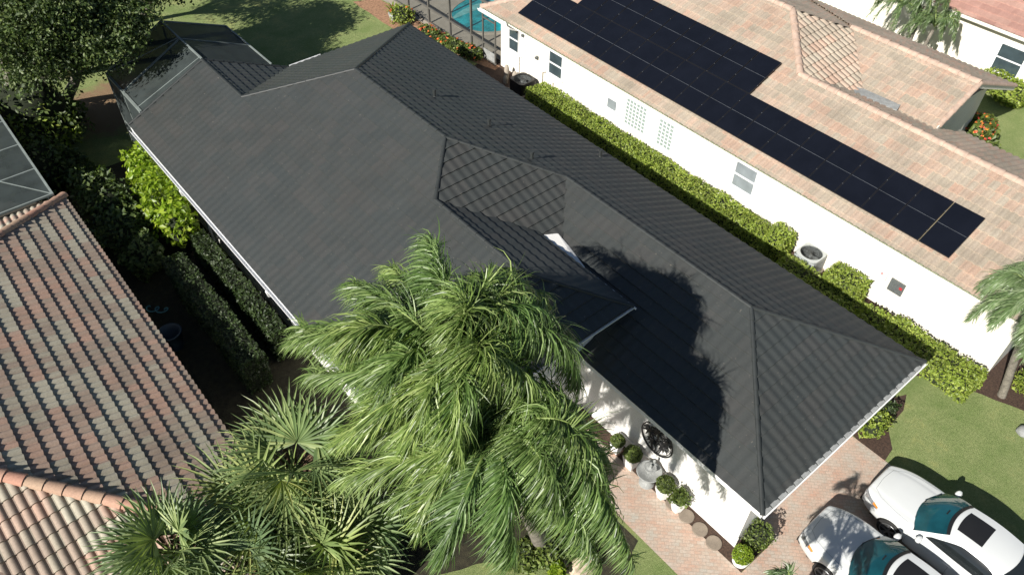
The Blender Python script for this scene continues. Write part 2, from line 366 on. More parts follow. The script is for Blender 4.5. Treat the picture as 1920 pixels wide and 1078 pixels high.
# ------------------------------------------------------------------ foliage
def leaves(mb, pts, size, el=1.6, up=.5, rnd=R):
    """pts: list of (position, outward normal)"""
    for p, nrm in pts:
        d = V((rnd.gauss(0, 1), rnd.gauss(0, 1), rnd.gauss(0, 1))).normalized()
        nn = (nrm*up+d*.8+V((0, 0, .3))).normalized(); a = nn.cross(V((rnd.gauss(0, 1), rnd.gauss(0, 1), rnd.gauss(0, 1)))).normalized(); b = nn.cross(a)
        s = size*rnd.uniform(.6, 1.35); a *= s*el/2; b *= s/2
        mb.add([p-a, p+b*.9-a*.15+nn*s*.1, p+a, p-b*.9-a*.15+nn*s*.1], [(0, 1, 2, 3)])
def hedge_box(x0, x1, y0, y1, z, dens=420, size=.062, wob=.05, seed=1):
    """returns (leaf mb, core mb) of a clipped hedge"""
    rnd = random.Random(seed); mb = MB(); core = MB(); pts = []
    def nz(x, y, z_): return wob*noise.noise(V((x*1.2+seed, y*1.2, z_*1.2)))*2.2+wob*.6*noise.noise(V((x*4, y*4, z_*4+seed)))
    W, L = x1-x0, y1-y0
    for nrm, area, fn in ((V((0, 0, 1)), W*L, lambda a, b: (x0+a*W, y0+b*L, z)), (V((-1, 0, 0)), L*z, lambda a, b: (x0, y0+a*L, b*z)), (V((1, 0, 0)), L*z*.5, lambda a, b: (x1, y0+a*L, b*z)),
                          (V((0, -1, 0)), W*z, lambda a, b: (x0+a*W, y0, b*z)), (V((0, 1, 0)), W*z, lambda a, b: (x0+a*W, y1, b*z))):
        for i in range(int(area*dens)):
            p = V(fn(rnd.random(), rnd.random()))
            ex = min(p.x-x0, x1-p.x, .15)+min(p.y-y0, y1-p.y, .15)
            if nrm.z > .5 and ex < .12: p.z -= (.12-ex)*.9
            pts.append((p+nrm*(nz(*p)+rnd.uniform(-.09, .03)), nrm))
    leaves(mb, pts, size, rnd=rnd)
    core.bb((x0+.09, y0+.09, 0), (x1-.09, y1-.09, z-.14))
    return mb, core
def hedge(name, label, x0, x1, y0, y1, z, mat='hedge', cat='hedge', group=None, **k):
    a, b = hedge_box(x0, x1, y0, y1, z, **k)
    t = thing(name, label, cat, ((x0+x1)/2, (y0+y1)/2, 0), group)
    obj('foliage', a, mat, t); obj('dark_core', b, 'core', t); return t
def blob(mb, c, r, n, size, seed=0, lump=.3, rnd=None, shell=.35, freq=1.3, el=1.6):
    rnd = rnd or random.Random(seed); c = V(c); pts = []
    for i in range(n):
        d = V((rnd.gauss(0, 1), rnd.gauss(0, 1), rnd.gauss(0, 1))).normalized()
        k = 1+lump*2*noise.noise(d*freq+V((seed*3.1, 0, 0)))+lump*.8*noise.noise(d*freq*3+V((0, seed, 0)))
        q = 1-shell*rnd.random()**1.5
        pts.append((c+V((d.x*r[0], d.y*r[1], d.z*r[2]))*k*q, d))
    leaves(mb, pts, size, el=el, rnd=rnd)
def coreblob(mb, c, r, seed=0, n=10, k=.72):
    vs = []; m = n
    for i in range(n+1):
        for j in range(m):
            th = pi*i/n; ph = 2*pi*j/m; d = V((sin(th)*cos(ph), sin(th)*sin(ph), cos(th)))
            q = k*(1+.25*noise.noise(d*1.5+V((seed*3.1, 0, 0)))); vs.append((c[0]+d.x*r[0]*q, c[1]+d.y*r[1]*q, max(.0, c[2]+d.z*r[2]*q)))
    mb.add(vs, [(i*m+j, (i+1)*m+j, (i+1)*m+(j+1) % m, i*m+(j+1) % m) for i in range(n) for j in range(m)], True)
def shrub(label, c, r, n, size, mat='bright', seed=0, cat='shrub', name='shrub', group=None, lump=.25, flowers=0, fmat='flower', stems=True, **kw):
    t = thing(name, label, cat, (c[0], c[1], max(0, c[2]-r[2])), group)
    mb = MB(); blob(mb, c, r, n, size, seed, lump, **kw); obj('foliage', mb, mat, t)
    cb = MB(); coreblob(cb, c, r, seed)  # solid dark core painted as interior shade; the stems below join it
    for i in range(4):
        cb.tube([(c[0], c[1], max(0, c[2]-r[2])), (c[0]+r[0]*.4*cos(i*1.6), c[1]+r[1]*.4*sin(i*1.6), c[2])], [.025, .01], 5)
    obj('dark_core', cb, 'core', t)
    if flowers:
        fb = MB(); rnd = random.Random(seed+5)
        for i in range(flowers):
            d = V((rnd.gauss(0, 1), rnd.gauss(0, 1), abs(rnd.gauss(0, 1)))).normalized(); q = V(c)+V((d.x*r[0], d.y*r[1], d.z*r[2]))*1.05
            leaves(fb, [(q+V((rnd.gauss(0, .03), rnd.gauss(0, .03), rnd.gauss(0, .02))), d) for _ in range(9)], .07, 1.1, 1.0, rnd)
        obj('blossom', fb, fmat, t)
    return t
def bez(a, b, c, t): return a*((1-t)**2)+b*(2*t*(1-t))+c*(t*t)
WIND = V((-.75, .25, 0))
def feather(P0, P1, P2, nl=120, L=.62, wd=.030, droop=1.0, wind=.55, seed=0, plum=.85):
    """arching pinnate frond: returns leaflet mb, stalk mb"""
    rnd = random.Random(seed); lm, sm = MB(), MB(); P0, P1, P2 = V(P0), V(P1), V(P2)
    K = 18; pts = [bez(P0, P1, P2, i/K) for i in range(K+1)]; sm.tube(pts, [.028*(1-i/K)+.005 for i in range(K+1)], 6)
    G = V((0, 0, -1))
    for i in range(nl):
        t = .10+.90*(i+rnd.random())/nl; p = bez(P0, P1, P2, t); tg = (bez(P0, P1, P2, min(1, t+.01))-bez(P0, P1, P2, t-.01)).normalized()
        sd = tg.cross(V((0, 0, 1)))
        if sd.length < .15: sd = tg.cross(V((.3, 1, 0)))
        sd.normalize(); up = sd.cross(tg)
        ll = L*(.35+.65*sin(pi*min(1, (t-.05)*1.02))**.6)*rnd.uniform(.75, 1.15)
        for sg in (-1, 1):
            d = sd*sg*rnd.uniform(.55, 1)+tg*rnd.uniform(.35, .9)+up*rnd.uniform(-plum, plum*1.3)+WIND*wind*.35
            d.normalize(); q = p.copy(); n_ = 4; w_ = wd*rnd.uniform(.7, 1.2)*(.6+.4*min(1, ll/L))
            side = d.cross(V((rnd.gauss(0, .5), rnd.gauss(0, .5), 1))).normalized(); vs = []
            jt = noise.noise(V((t*9, seed*1.7, sg))); gk, wk = droop*(rnd.uniform(.2, .75)+.35*jt), wind*(rnd.uniform(.2, .8)+.5*jt)
            prof = (.5, 1, .8, .45, 0)
            for j in range(n_+1):
                ww = w_*prof[j]/2
                if j < n_: vs += [q-side*ww, q+side*ww]
                else: vs += [q]
                d = (d+G*gk*(.5+j*.35)+WIND*wk).normalized(); q = q+d*(ll/n_); side = (side-d*side.dot(d)).normalized()
            lm.add(vs, [(0, 1, 3, 2), (2, 3, 5, 4), (4, 5, 7, 6), (6, 7, 8)])
    return lm, sm
def frond_obj(parent, lm, sm, mat, stalk='stalk'):
    f = obj('frond', lm, mat, parent); obj('stalk', sm, stalk, f, local=False) if False else None
    o = bpy.data.objects.new('stalk', None) if False else None
    me = bpy.data.meshes.new('stalk'); off = base(f)
    me.from_pydata([(x-off.x, y-off.y, z-off.z) for x, y, z in sm.v], [], sm.f); me.polygons.foreach_set('use_smooth', sm.sm); me.materials.append(M[stalk])
    s = bpy.data.objects.new('stalk', me); COL.objects.link(s); s.parent = f; return f
def trunk(mb, g, top, r0, r1, rings=26, seed=0):
    rnd = random.Random(seed); g, top = V(g), V(top); pts = []; rad = []
    for i in range(rings+1):
        t = i/rings; pts.append(g.lerp(top, t)+V((.12*sin(t*3+seed), .1*sin(t*2.3), 0))*t*(1-t)*2); rad.append((r0+(r1-r0)*t)*(1+.05*(i % 2))+(.12*r0 if i == 0 else 0))
    mb.tube(pts, rad, 12)
def fanleaf(c, d, up, rad, ns=34, spread=250, droop=.35, wd=.05, seed=0, wind=.12):
    """costapalmate leaf at the end of its stalk: c hub, d outward axis"""
    rnd = random.Random(seed); mb = MB(); d = V(d).normalized(); sd = d.cross(V(up)).normalized(); nn = sd.cross(d).normalized()
    G = V((0, 0, -1))
    for i in range(ns):
        a = radians(-spread/2+spread*i/(ns-1)); dr = (d*cos(a)+sd*sin(a)+nn*rnd.uniform(-.06, .12)+nn*.22*abs(sin(a))).normalized()
        L = rad*(.72+.28*cos(a*.6))*rnd.uniform(.85, 1.08); q = V(c); side = dr.cross(nn).normalized(); vs = []; w_ = wd*rnd.uniform(.85, 1.1)
        prof = (.25, 1, .95, .55, 0); K = 4; dd = dr.copy()
        for j in range(K+1):
            ww = w_*prof[j]/2; lift = nn*(ww*.5)
            if j < K: vs += [q-side*ww+lift, q, q+side*ww+lift]
            else: vs += [q]
            dd = (dd+G*droop*(.04+.16*j*j*.5)*rnd.uniform(.5, 1.4)+WIND*wind*j*.3).normalized(); q = q+dd*(L/K)
        fs = []
        for j in range(K-1): fs += [(3*j, 3*j+1, 3*j+4, 3*j+3), (3*j+1, 3*j+2, 3*j+5, 3*j+4)]
        fs += [(3*K-3, 3*K-2, 3*K), (3*K-2, 3*K-1, 3*K)]; mb.add(vs, fs)
    return mb
def fan_palm(label, g, c, nleaf, seed=0, rad=.95, stalk=.9, mat='sabal', dirs=None, group=None, tr=.17, elev=(-.25, 1.1), name='fan_palm'):
    g, c = V(g), V(c); t = thing(name, label, 'palm tree', g, group); rnd = random.Random(seed)
    mb = MB(); trunk(mb, g, c-V((0, 0, .25)), tr*1.15, tr, seed=seed); obj('trunk', mb, 'bark', t)
    fb = MB()
    for i in range(40):
        a = rnd.uniform(0, 2*pi); z = rnd.uniform(-.7, .05); p = c+V((cos(a)*tr, sin(a)*tr, z)); fb.bar(p, p+V((cos(a)*.3, sin(a)*.3, rnd.uniform(.1, .35))), .05, .02)
    obj('leaf_boots', fb, 'fibre', t)
    for i in range(nleaf):
        az = i*2.39996+rnd.uniform(-.25, .25); el = elev[0]+(elev[1]-elev[0])*((i+.5)/nleaf)
        d = V((cos(az)*cos(el), sin(az)*cos(el), sin(el))); L = stalk*rnd.uniform(.8, 1.2)
        hub = c+d*L+V((0, 0, -.12*L)); sm = MB(); sm.tube([c, c+d*L*.5+V((0, 0, .04)), hub], [.02, .015, .012], 5)
        ax = (d+V((0, 0, -.25))+WIND*.15).normalized()
        lm = fanleaf(hub, ax, V((0, 0, 1)), rad*rnd.uniform(.85, 1.15), seed=seed*50+i, ns=24, spread=225, wd=.066, droop=.30)
        frond_obj(t, lm, sm, mat)
    return t
def queen_palm(label, g, c, tips, seed=0, L=.62, nl=130, name='queen_palm', mat='queen', group=None, tr=.16, wind=.8, boot=True, wd=.030):
    g, c = V(g), V(c); t = thing(name, label, 'palm tree', g, group)
    mb = MB(); trunk(mb, g, c-V((0, 0, .2)), tr*1.2, tr, seed=seed); obj('trunk', mb, 'bark', t)
    if boot:
        fb = MB(); fb.tube([c-V((0, 0, .9)), c-V((0, 0, .3)), c+V((0, 0, .25))], [tr*1.1, tr*1.25, tr*.35], 12); obj('crown_shaft', fb, 'stalk', t)
    for i, (mid, tip) in enumerate(tips):
        lm, sm = feather(c, mid, tip, seed=seed*100+i, L=L, nl=nl, wind=wind*random.Random(seed*7+i).uniform(.7, 1.5), wd=wd, droop=random.Random(seed*9+i).uniform(.8, 1.4)); frond_obj(t, lm, sm, mat)
    return t
# ================================================================== GROUND
def sheet(name, poly, z, mat):
    mb = MB(); mb.add([(p[0], p[1], z) for p in poly], [tuple(range(len(poly)))]); o = obj(name, mb, mat, kind='structure')
    if o.data.polygons[0].normal.z < 0: o.data.flip_normals()
    return o
sheet('ground', [(-400, -400), (400, -400), (400, 400), (-400, 400)], 0, 'grass')
sheet('driveway', [(9.12, 9.6), (10.42, 9.6), (10.42, 2.86), (11.62, 2.86), (11.62, 3.44), (16.27, 3.44), (16.2, -14), (9.12, -14)], .012, 'paver')
def wavy(pts, amp=.07, n=8, seed=0):
    out = []
    for i in range(len(pts)):
        a, b = V((*pts[i], 0)), V((*pts[(i+1) % len(pts)], 0)); L = (b-a).length; k = max(1, int(L/.35))
        for j in range(k):
            p = a.lerp(b, j/k); out.append((p.x+amp*noise.noise(V((p.x*2, p.y*2, seed))), p.y+amp*noise.noise(V((p.x*2, p.y*2, seed+5)))))
    return out
sheet('mulch_bed', [(10.43, 9.6), (10.95, 9.6), (11.6, 3.6), (11.6, 2.87), (10.43, 2.87)], .008, 'mulch')
sheet('mulch_bed', wavy([(16.29, 3.44), (16.22, 2.3), (16.8, 2.42), (17.3, 2.85), (18.3, 2.95), (18.9, 3.2), (17.7, 3.75)], .05), .008, 'mulch')
sheet('mulch_bed', wavy([(17.4, 27), (18.6, 4.5), (19.6, 3.7), (20.2, 2.9), (20.75, 1.7), (21.2, .3), (22.2, -3), (26, -4), (24, 2), (22, 3), (21.9, 27)], .1, seed=3), .008, 'mulch')
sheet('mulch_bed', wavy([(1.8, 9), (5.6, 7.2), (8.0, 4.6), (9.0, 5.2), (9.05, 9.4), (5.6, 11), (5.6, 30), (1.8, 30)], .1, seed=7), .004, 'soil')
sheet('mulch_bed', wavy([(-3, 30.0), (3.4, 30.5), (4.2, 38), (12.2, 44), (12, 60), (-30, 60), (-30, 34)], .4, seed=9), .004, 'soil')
sheet('flower_bed', wavy([(19.6, 32.5), (21.1, 26.0), (21.5, 26.2), (20.9, 35.8), (19.6, 36.2)], .12, seed=11), .010, simple('cedar mulch', (.30, .17, .10), .95, var=.35, scale=10, bmp=.8, fine=40))
sheet('pool_deck', [(21.45, 26.2), (32, 28), (31, 37), (20.9, 37)], .006, 'conc')
sheet('path', [(35.0, 2.0), (40, 3.2), (40, 6.3), (36.3, 6.3)], .012, 'conc')
# ================================================================== DARK-ROOFED HOUSE
xL, xR, yb, yf, SL, ZE = 5.10, 17.56, 27.64, 10.13, .456, 2.82
zl = lambda x: ZE+SL*(x-xL); zr = lambda x: ZE+SL*(xR-x); zg = lambda x: ZE+SL*(x-10.38)
AY, AX = (0, 1, 0), (1, 0, 0)
L3 = lambda pts: [(x, y, zl(x)) for x, y in pts]
T = thing('house', 'long white house under a hipped charcoal tile roof, in the middle', 'house', (11.3, 15, 0))
dark_faces = [
 (L3([(5.1, 24.38), (8.36, 24.38), (8.36, yb), (5.1, yb)]), AY), (L3([(5.1, 16.36), (11.33, 16.36), (11.33, 21.41), (8.36, 24.38), (5.1, 24.38)]), AY),
 (L3([(5.1, 10.96), (9.82, 10.96), (9.82, 14.85), (11.33, 16.36), (5.1, 16.36)]), AY), (L3([(5.1, 10.6), (9.46, 10.6), (9.82, 10.96), (5.1, 10.96)]), AY), (L3([(7.69, 8.83), (9.46, 10.6), (7.69, 10.6)]), AY),
 ([(x, y, zr(x)) for x, y in [(xR, 3.0), (xR, 16.36), (11.33, 16.36), (13.97, 13.72), (13.97, 6.59)]], AY), ([(x, y, zr(x)) for x, y in [(xR, 16.36), (xR, yb), (11.33, 21.41), (11.33, 16.36)]], AY),
 ([(x, y, ZE+SL*(yb-y)) for x, y in [(xR, yb), (11.62, yb), (8.36, 24.38), (11.33, 21.41)]], AX),
 ([(x, y, ZE+SL*(11.62-x)) for x, y in [(8.36, yb), (8.36, 24.38), (11.62, yb)]], AY),
 ([(x, y, ZE+SL*(y-yf)) for x, y in [(11.33, 16.36), (13.97, 13.72), (12.46, 12.21), (12.2, 12.40), (9.82, 14.85)]], AX),
 ([(x, y, zg(x)) for x, y in [(10.38, 3.0), (13.97, 6.59), (13.97, 13.72), (12.46, 12.21), (10.38, 10.4)]], AY),
 ([(x, y, ZE+SL*(y-3.0)) for x, y in [(10.38, 3.0), (xR, 3.0), (13.97, 6.59)]], AX),
 ([(x, y, 4.973-SL*(x-9.82)) for x, y in [(9.82, 14.85), (9.82, 10.98), (11.95, 8.85), (11.95, 12.72)]], AY),
 ([(x, y, 4.0+SL*(y-8.85)) for x, y in [(7.69, 8.85), (11.95, 8.85), (9.82, 10.98)]], AX),
]
# split of non-convex faces is done above; every piece shares one course grid
roof = obj('roof', roof_mesh(dark_faces, .30, .375, .022, .040, P_WAVE), 'dark', T)
e3 = lambda x, y, z: (x, y, z)
RZ = zl(11.33)
capobj('ridge_tile_run', [((11.33, 16.36, RZ), (11.33, 21.41, RZ)), ((xR, yb, ZE), (11.33, 21.41, RZ)), ((8.36, 24.38, zl(8.36)), (11.33, 21.41, RZ)), ((8.36, yb, zl(8.36)), (8.36, 24.38, zl(8.36))),
  ((13.97, 13.72, zr(13.97)), (11.33, 16.36, RZ)), ((9.82, 14.85, 4.973), (11.33, 16.36, RZ)), ((9.82, 10.98, 4.973), (9.82, 14.85, 4.973)), ((13.97, 6.59, zr(13.97)), (13.97, 13.72, zr(13.97))),
  ((xR, 3, ZE), (13.97, 6.59, zr(13.97))), ((10.38, 3, ZE), (13.97, 6.59, zr(13.97))), ((11.95, 8.85, 4.0), (9.82, 10.98, 4.973)), ((7.69, 8.85, 4.0), (9.82, 10.98, 4.973)),
  ((5.1, yb, ZE), (8.36, yb, zl(8.36))), ((11.62, yb, ZE), (8.36, yb, zl(8.36)))], .065, .38, 'darkcap', roof, lift=.028)
# valley channels
for a, b in [((13.97, 13.72, zr(13.97)), (12.3, 12.05, zg(12.3))), ((9.82, 14.85, 4.973), (12.1, 12.57, zg(12.46)+.1)), ((8.36, 24.38, zl(8.36)), (11.62, yb, ZE))]:
    vm_ = MB(); vm_.bar(V(a)+V((0, 0, .012)), V(b)+V((0, 0, .012)), .12, .02); obj('valley_flashing', vm_, 'darkcap', T)
# white cricket between the entry eave and the garage slope
mb = MB(); mb.slab([(11.97, 12.56, 4.0), (12.46, 12.40, 3.90), (12.40, 11.85, 3.82), (12.20, 10.95, 3.74), (11.97, 10.8, 3.80)], .05); obj('cricket_flashing', mb, 'white', T)
# walls
mb = MB()
mb.prism([(5.6, 11.05), (10.88, 11.05), (10.88, 3.45), (17.1, 3.45), (17.1, 27.15), (5.6, 27.15)], 0, 2.70)
mb.prism([(5.6, 27.15), (11.2, 27.15), (8.36, 27.15), (8.36, 27.1)], 2.69, 2.7)
mb.add([(5.6, 27.5, 2.70), (11.1, 27.5, 2.70), (8.36, 27.5, 3.95)], [(0, 1, 2)])
mb.prism([(8.1, 9.25), (11.55, 9.25), (11.55, 13.0), (8.1, 13.0)], 0, 3.84)
obj('wall', mb, 'white', T)
mb = MB(); mb.bb((10.83, 3.42, 0.0), (10.885, 9.2, .42)); obj('wall_plinth', mb, 'white', T)
mb = MB()   # soffit + fascia
def eave(mb, a, b, z, inward, d=.16, w=.5):
    a, b = V((*a, z)), V((*b, z)); i = V((*inward, 0)); mb.bar(a+i*.03-V((0, 0, d/2+.01)), b+i*.03-V((0, 0, d/2+.01)), .03, d)
    m1, m2 = a+i*(w/2+.045)-V((0, 0, d)), b+i*(w/2+.045)-V((0, 0, d)); mb.bar(m1, m2, w, .02)
eave(mb, (10.38, 3.02), (10.38, 10.5), ZE, (1, 0)); eave(mb, (10.4, 3.0), (17.54, 3.0), ZE, (0, 1)); eave(mb, (xR, 3.02), (xR, yb-.02), ZE, (-1, 0)); eave(mb, (xR-.02, yb), (11.6, yb), ZE, (0, -1)); eave(mb, (5.1, 10.6), (5.1, yb-.02), ZE, (1, 0))
eave(mb, (11.95, 8.87), (11.95, 12.7), 4.0, (-1, 0), .14); eave(mb, (7.72, 8.85), (11.93, 8.85), 4.0, (0, 1), .14)
mb.slab([(5.1, yb, ZE), (8.36, yb, zl(8.36)), (8.36, yb-.5, zl(8.36)), (5.1, yb-.5, ZE)], .12); mb.slab([(11.62, yb, ZE), (8.36, yb, zl(8.36)), (8.36, yb-.5, zl(8.36)), (11.62, yb-.5, ZE)], .12)
obj('fascia', mb, 'wtrim', T)
def gutter(a, b, z, out, w=.115, mat='wtrim', par=None, h=.10):
    a, b, o = V((*a, z)), V((*b, z)), V((*out, 0)); mb = MB()
    prof = [(0.0, 0), (0.0, -h), (w*.8, -h), (w, -.02), (w, 0.005), (w-.012, .005), (w*.76, -h+.014), (.014, -h+.014), (.014, 0)]
    vs = [p+o*x+V((0, 0, zz)) for p in (a, b) for x, zz in prof]; n = len(prof)
    mb.add(vs, [(i, (i+1) % n, (i+1) % n+n, i+n) for i in range(n)]+[tuple(range(n)), tuple(range(n, 2*n))]); return obj('gutter', mb, mat, par or T)
gutter((5.09, 10.6), (5.09, yb-.3), ZE-.03, (-1, 0)); gutter((10.40, 2.985), (17.6, 2.985), ZE-.04, (0, -1), .06, h=.06); gutter((11.96, 8.75), (11.96, 12.55), 3.99, (1, 0), .03, h=.05)
gutter((8.0, 8.84), (11.98, 8.84), 3.99, (0, -1), .04, h=.06); gutter((11.75, yb+.02), (13.2, yb+.02), ZE-.0, (0, 1), .14, h=.12)
mb = MB(); mb.tube([(5.0, 16.9, 2.7), (5.02, 16.9, 2.5), (5.5, 16.9, 2.25), (5.52, 16.9, .1)], .045, 8); obj('downspout', mb, 'wtrim', T); mb = MB(); mb.tube([(5.0, 23.0, 2.7), (5.02, 23.0, 2.5), (5.5, 23, 2.25), (5.52, 23.0, .1)], .045, 8); obj('downspout', mb, 'wtrim', T)
# row of birdstop ends and lead corner on the garage eave
mb = MB(); x = 10.55
mb.bb((10.42, 2.97, ZE-.02), (17.5, 3.03, ZE+.012))
while x < 17.45: mb.box((x, 3.0, ZE+.03), (.26, .10, .05)); x += .30
obj('eave_closure', mb, 'stone', T)
for px, py in [(815, 183), (917, 238), (997, 300), (1125, 295)]:
    pr = None
    d = _f*F+_r*(px-960)-_u*(py-539); n = V((SL, 0, 1)); t = (ZE+SL*xR-n.dot(CAM))/n.dot(d); p = CAM+d*t
    mb = MB(); mb.tube([p-V((0, 0, .05)), p+V((0, 0, .28))], .05, 10); mb.lathe(p-V((0, 0, .02)), [(.11, .0), (.06, .07), (.045, .09)], 12); mb.tube([p+V((0, 0, .24)), p+V((0, 0, .32))], .07, 10); obj('vent_pipe', mb, 'darkcap', T)
# windows on the hidden left side
for y in (13, 17.8, 22.5):
    mb = MB(); mb.bb((5.55, y-.5, .9), (5.615, y+.5, 2.1)); wfr = obj('window', mb, 'wtrim', T)
    mb = MB(); mb.bb((5.53, y-.42, .98), (5.548, y+.42, 2.02)); obj('pane', mb, 'glass', wfr)
mb = MB(); mb.bb((11.7, 3.41, .02), (16.6, 3.448, 2.2)); gd = obj('garage_door', mb, 'wtrim', T)
# wall art : black ring with palms
t = thing('wall_art', 'round black metal ring with palm tree silhouettes on the white garage wall', 'wall art', (10.85, 6.45, 1.5))
mb = MB(); mb.tube([(10.82, 6.45+.54*cos(2*pi*i/40), 1.5+.58*sin(2*pi*i/40)) for i in range(41)], .022, 8, False); mb.tube([(10.82, 6.45+.49*cos(2*pi*i/40), 1.5+.53*sin(2*pi*i/40)) for i in range(41)], .010, 6, False); obj('ring', mb, 'black', t)
mb = MB()
for (y0, z0, y1, z1, s) in [(6.55, 1.02, 6.72, 1.62, .26), (6.42, 1.0, 6.45, 1.82, .27), (6.36, 1.0, 6.22, 1.45, .25), (6.5, .98, 6.58, 1.30, .2), (6.3, 1.02, 6.12, 1.75, .17)]:
    mb.bar((10.815, y0, z0), (10.815, y1, z1), .012, .03)
    for k in range(9):
        a = k*2*pi/9+.3; pts = [(10.81, y1, z1), (10.81, y1+s*.55*cos(a), z1+s*.55*sin(a)+.03), (10.81, y1+s*cos(a), z1+s*sin(a)-.04)]
        mb.tube(pts, [.02, .034, .006], 5)
obj('palms', mb, 'black', t)
# ================================================================== POOL CAGE of the dark house
zc = 3.16; xc0, xc1, yc = 5.66, 11.0, 31.1; xp = 8.36; zp = zl(8.36)+.06
t = thing('pool_cage', 'gabled dark insect-screen cage against the back of the charcoal roof', 'pool cage', (8.4, 29.3, 0))
mb = MB()
fr = lambda a, b, w=.06: mb.bar(a, b, w, w)
fr((xp, yb, zp), (xp, yc+.3, zp)); fr((xc0, yb, zc), (xc0, yc, zc), .09); fr((xc1, yb+.1, zc), (xc1, yc+.7, zc)); fr((xc0, yc, zc), (xp, yc+.3, zp)); fr((xp, yc+.3, zp), (xc1, yc+.7, zc))
fr((xc0, 29.4, zc), (xp, 29.6, zp)); fr((xp, 29.6, zp), (xc1, 29.7, zc), .035); fr((xc0, yc, zc), (xp, 29.7, zp+.005), .03); fr((xc0, 28.0, zc), (xp, 27.8, zp), .03)
for x, y in ((xc0, yc), (xc1, yc+.7), (xc0, 29.4), (xp, yc+.3), (xc0, yb+.2)): fr((x, y, 0), (x, y, zc if x != xp else zp))
fr((xc0, yb, 1.0), (xc0, yc, 1.0), .04); fr((xc0, yc, 1.0), (xc1, yc+.7, 1.0), .04)
obj('frame', mb, 'cageg', t)
mb = MB(); q = .005
mb.add([(xc0, yb, zc-.02), (xc0, yc, zc-.02), (xp, yc+.3, zp-.02), (xp, yb, zp-.02), (xc1, yc+.7, zc-.02), (xc1, yb, zc-.02)], [(0, 1, 2, 3), (3, 2, 4, 5)])
mb.add([(xc0, yb, 0), (xc0, yc, 0), (xc0, yc, zc), (xc0, yb, zc)], [(0, 1, 2, 3)]); mb.add([(xc0, yc, 0), (xc1, yc+.7, 0), (xc1, yc+.7, zc), (xp, yc+.3, zp), (xc0, yc, zc)], [(0, 1, 2, 3, 4)])
mb.add([(xc1, yc+.7, 0), (xc1, yb, 0), (xc1, yb, zc), (xc1, yc+.7, zc)], [(0, 1, 2, 3)]); obj('screen', mb, 'net', t)
sheet('patio', [(5.7, 27.2), (10.95, 27.2), (10.95, 31.7), (5.7, 31.1)], .014, 'conc')
t = thing('patio_chair', 'pale patio chair standing inside the dark screen cage', 'chair', (7.4, 28.9, 0))
mb = MB(); mb.box((7.4, 28.9, .42), (.5, .5, .06)); obj('seat', mb, 'pot', t); mb = MB(); mb.bar((7.18, 29.14, .45), (7.6, 29.2, .98), .08, .5); obj('backrest', mb, 'pot', t)
for dx in (-.2, .2):
    for dy in (-.2, .2): mb = MB(); mb.tube([(7.4+dx, 28.9+dy, 0), (7.4+dx, 28.9+dy, .4)], .02, 6); obj('leg', mb, 'pot', t)
# ================================================================== LEFT HOUSE
T = thing('house', 'house with sage and terracotta barrel tile roof at the left', 'house', (-4, 15, 0))
lx, lb, lf, LZ = 1.90, 25.05, 9.10, 2.75; H = 6.2
zq = lambda x: LZ+SL*(lx-x); rx = lx-H
wx = -.55; wr = wx-4.6        # right eave line and ridge of the front wing
zw = lambda x: LZ+SL*(wx-x)
# valley between the front hip face and the wing's right slope runs back-left
yv = lambda x: lf+(wx-x)
faces = [([(x, y, zq(x)) for x, y in [(lx, lf), (lx, lb), (rx, lb-H), (rx, lf+H)]], AY),
 ([(x, y, LZ+SL*(lb-y)) for x, y in [(lx, lb), (rx, lb-H), (lx-2*H, lb)]], AX),
 ([(x, y, LZ+SL*(y-lf)) for x, y in [(lx, lf), (rx, lf+H), (wr, yv(wr)), (wx, lf)]], AX),
 ([(x, y, zw(x)) for x, y in [(wx, 2), (wx, lf), (wr, yv(wr)), (wr, 2)]], AY),
 ([(x, y, LZ+SL*(x-(wr-4.6))) for x, y in [(wr, 2), (wr, yv(wr)), (wr-4.6, yv(wr)), (wr-4.6, 2)]], AY)]
obj('roof', roof_mesh(faces, .205, .37, .055, .045, P_BARREL, 7), 'ltile', T)
capobj('ridge_tile_run', [((lx, lb, LZ), (rx, lb-H, zq(rx))), ((lx, lf, LZ), (rx, lf+H, zq(rx))), ((rx, lf+H, zq(rx)), (rx, lb-H, zq(rx))), ((wr, 2, zw(wr)), (wr, yv(wr), zw(wr)))], .15, .40, 'lcap', T, lift=.04)
# low projecting bay beside the front hip, half buried in the palms
bx0, bx1, by = .55, 2.35, 8.0
faces = [([(x, y, LZ-.35+SL*(bx1-x)) for x, y in [(bx1, by), (bx1, lf+.6), (1.45, lf+.6), (1.45, by+.9)]], AY), ([(x, y, LZ-.35+SL*(y-by)) for x, y in [(bx0, by), (bx1, by), (1.45, by+.9)]], AX), ([(x, y, LZ-.35+SL*(x-bx0)) for x, y in [(bx0, by), (1.45, by+.9), (1.45, lf+.6), (bx0, lf+.6)]], AY)]
obj('bay_roof', roof_mesh(faces, .205, .37, .055, .045, P_BARREL, 7), 'ltile', T)
mb = MB(); mb.prism([(lx-.5, lf+.5), (lx-.5, lb-.5), (lx-2*H+.5, lb-.5), (lx-2*H+.5, lf+.5)], 0, LZ-.15); mb.prism([(wx-.5, 2.5), (wx-.5, lf+.5), (wr-4, lf+.5), (wr-4, 2.5)], 0, LZ-.16); mb.prism([(bx0+.35, by+.35), (bx1-.35, by+.35), (bx1-.35, lf+.6), (bx0+.35, lf+.6)], 0, 2.38); obj('wall', mb, 'cream', T)
mb = MB(); eave(mb, (lx, lf), (lx, lb), LZ, (-1, 0)); eave(mb, (wx, 2), (wx, lf), LZ, (-1, 0)); eave(mb, (wx, lf), (lx, lf), LZ, (0, 1)); eave(mb, (lx-2*H, lb), (lx, lb), LZ, (0, -1)); obj('fascia', mb, 'cream', T)
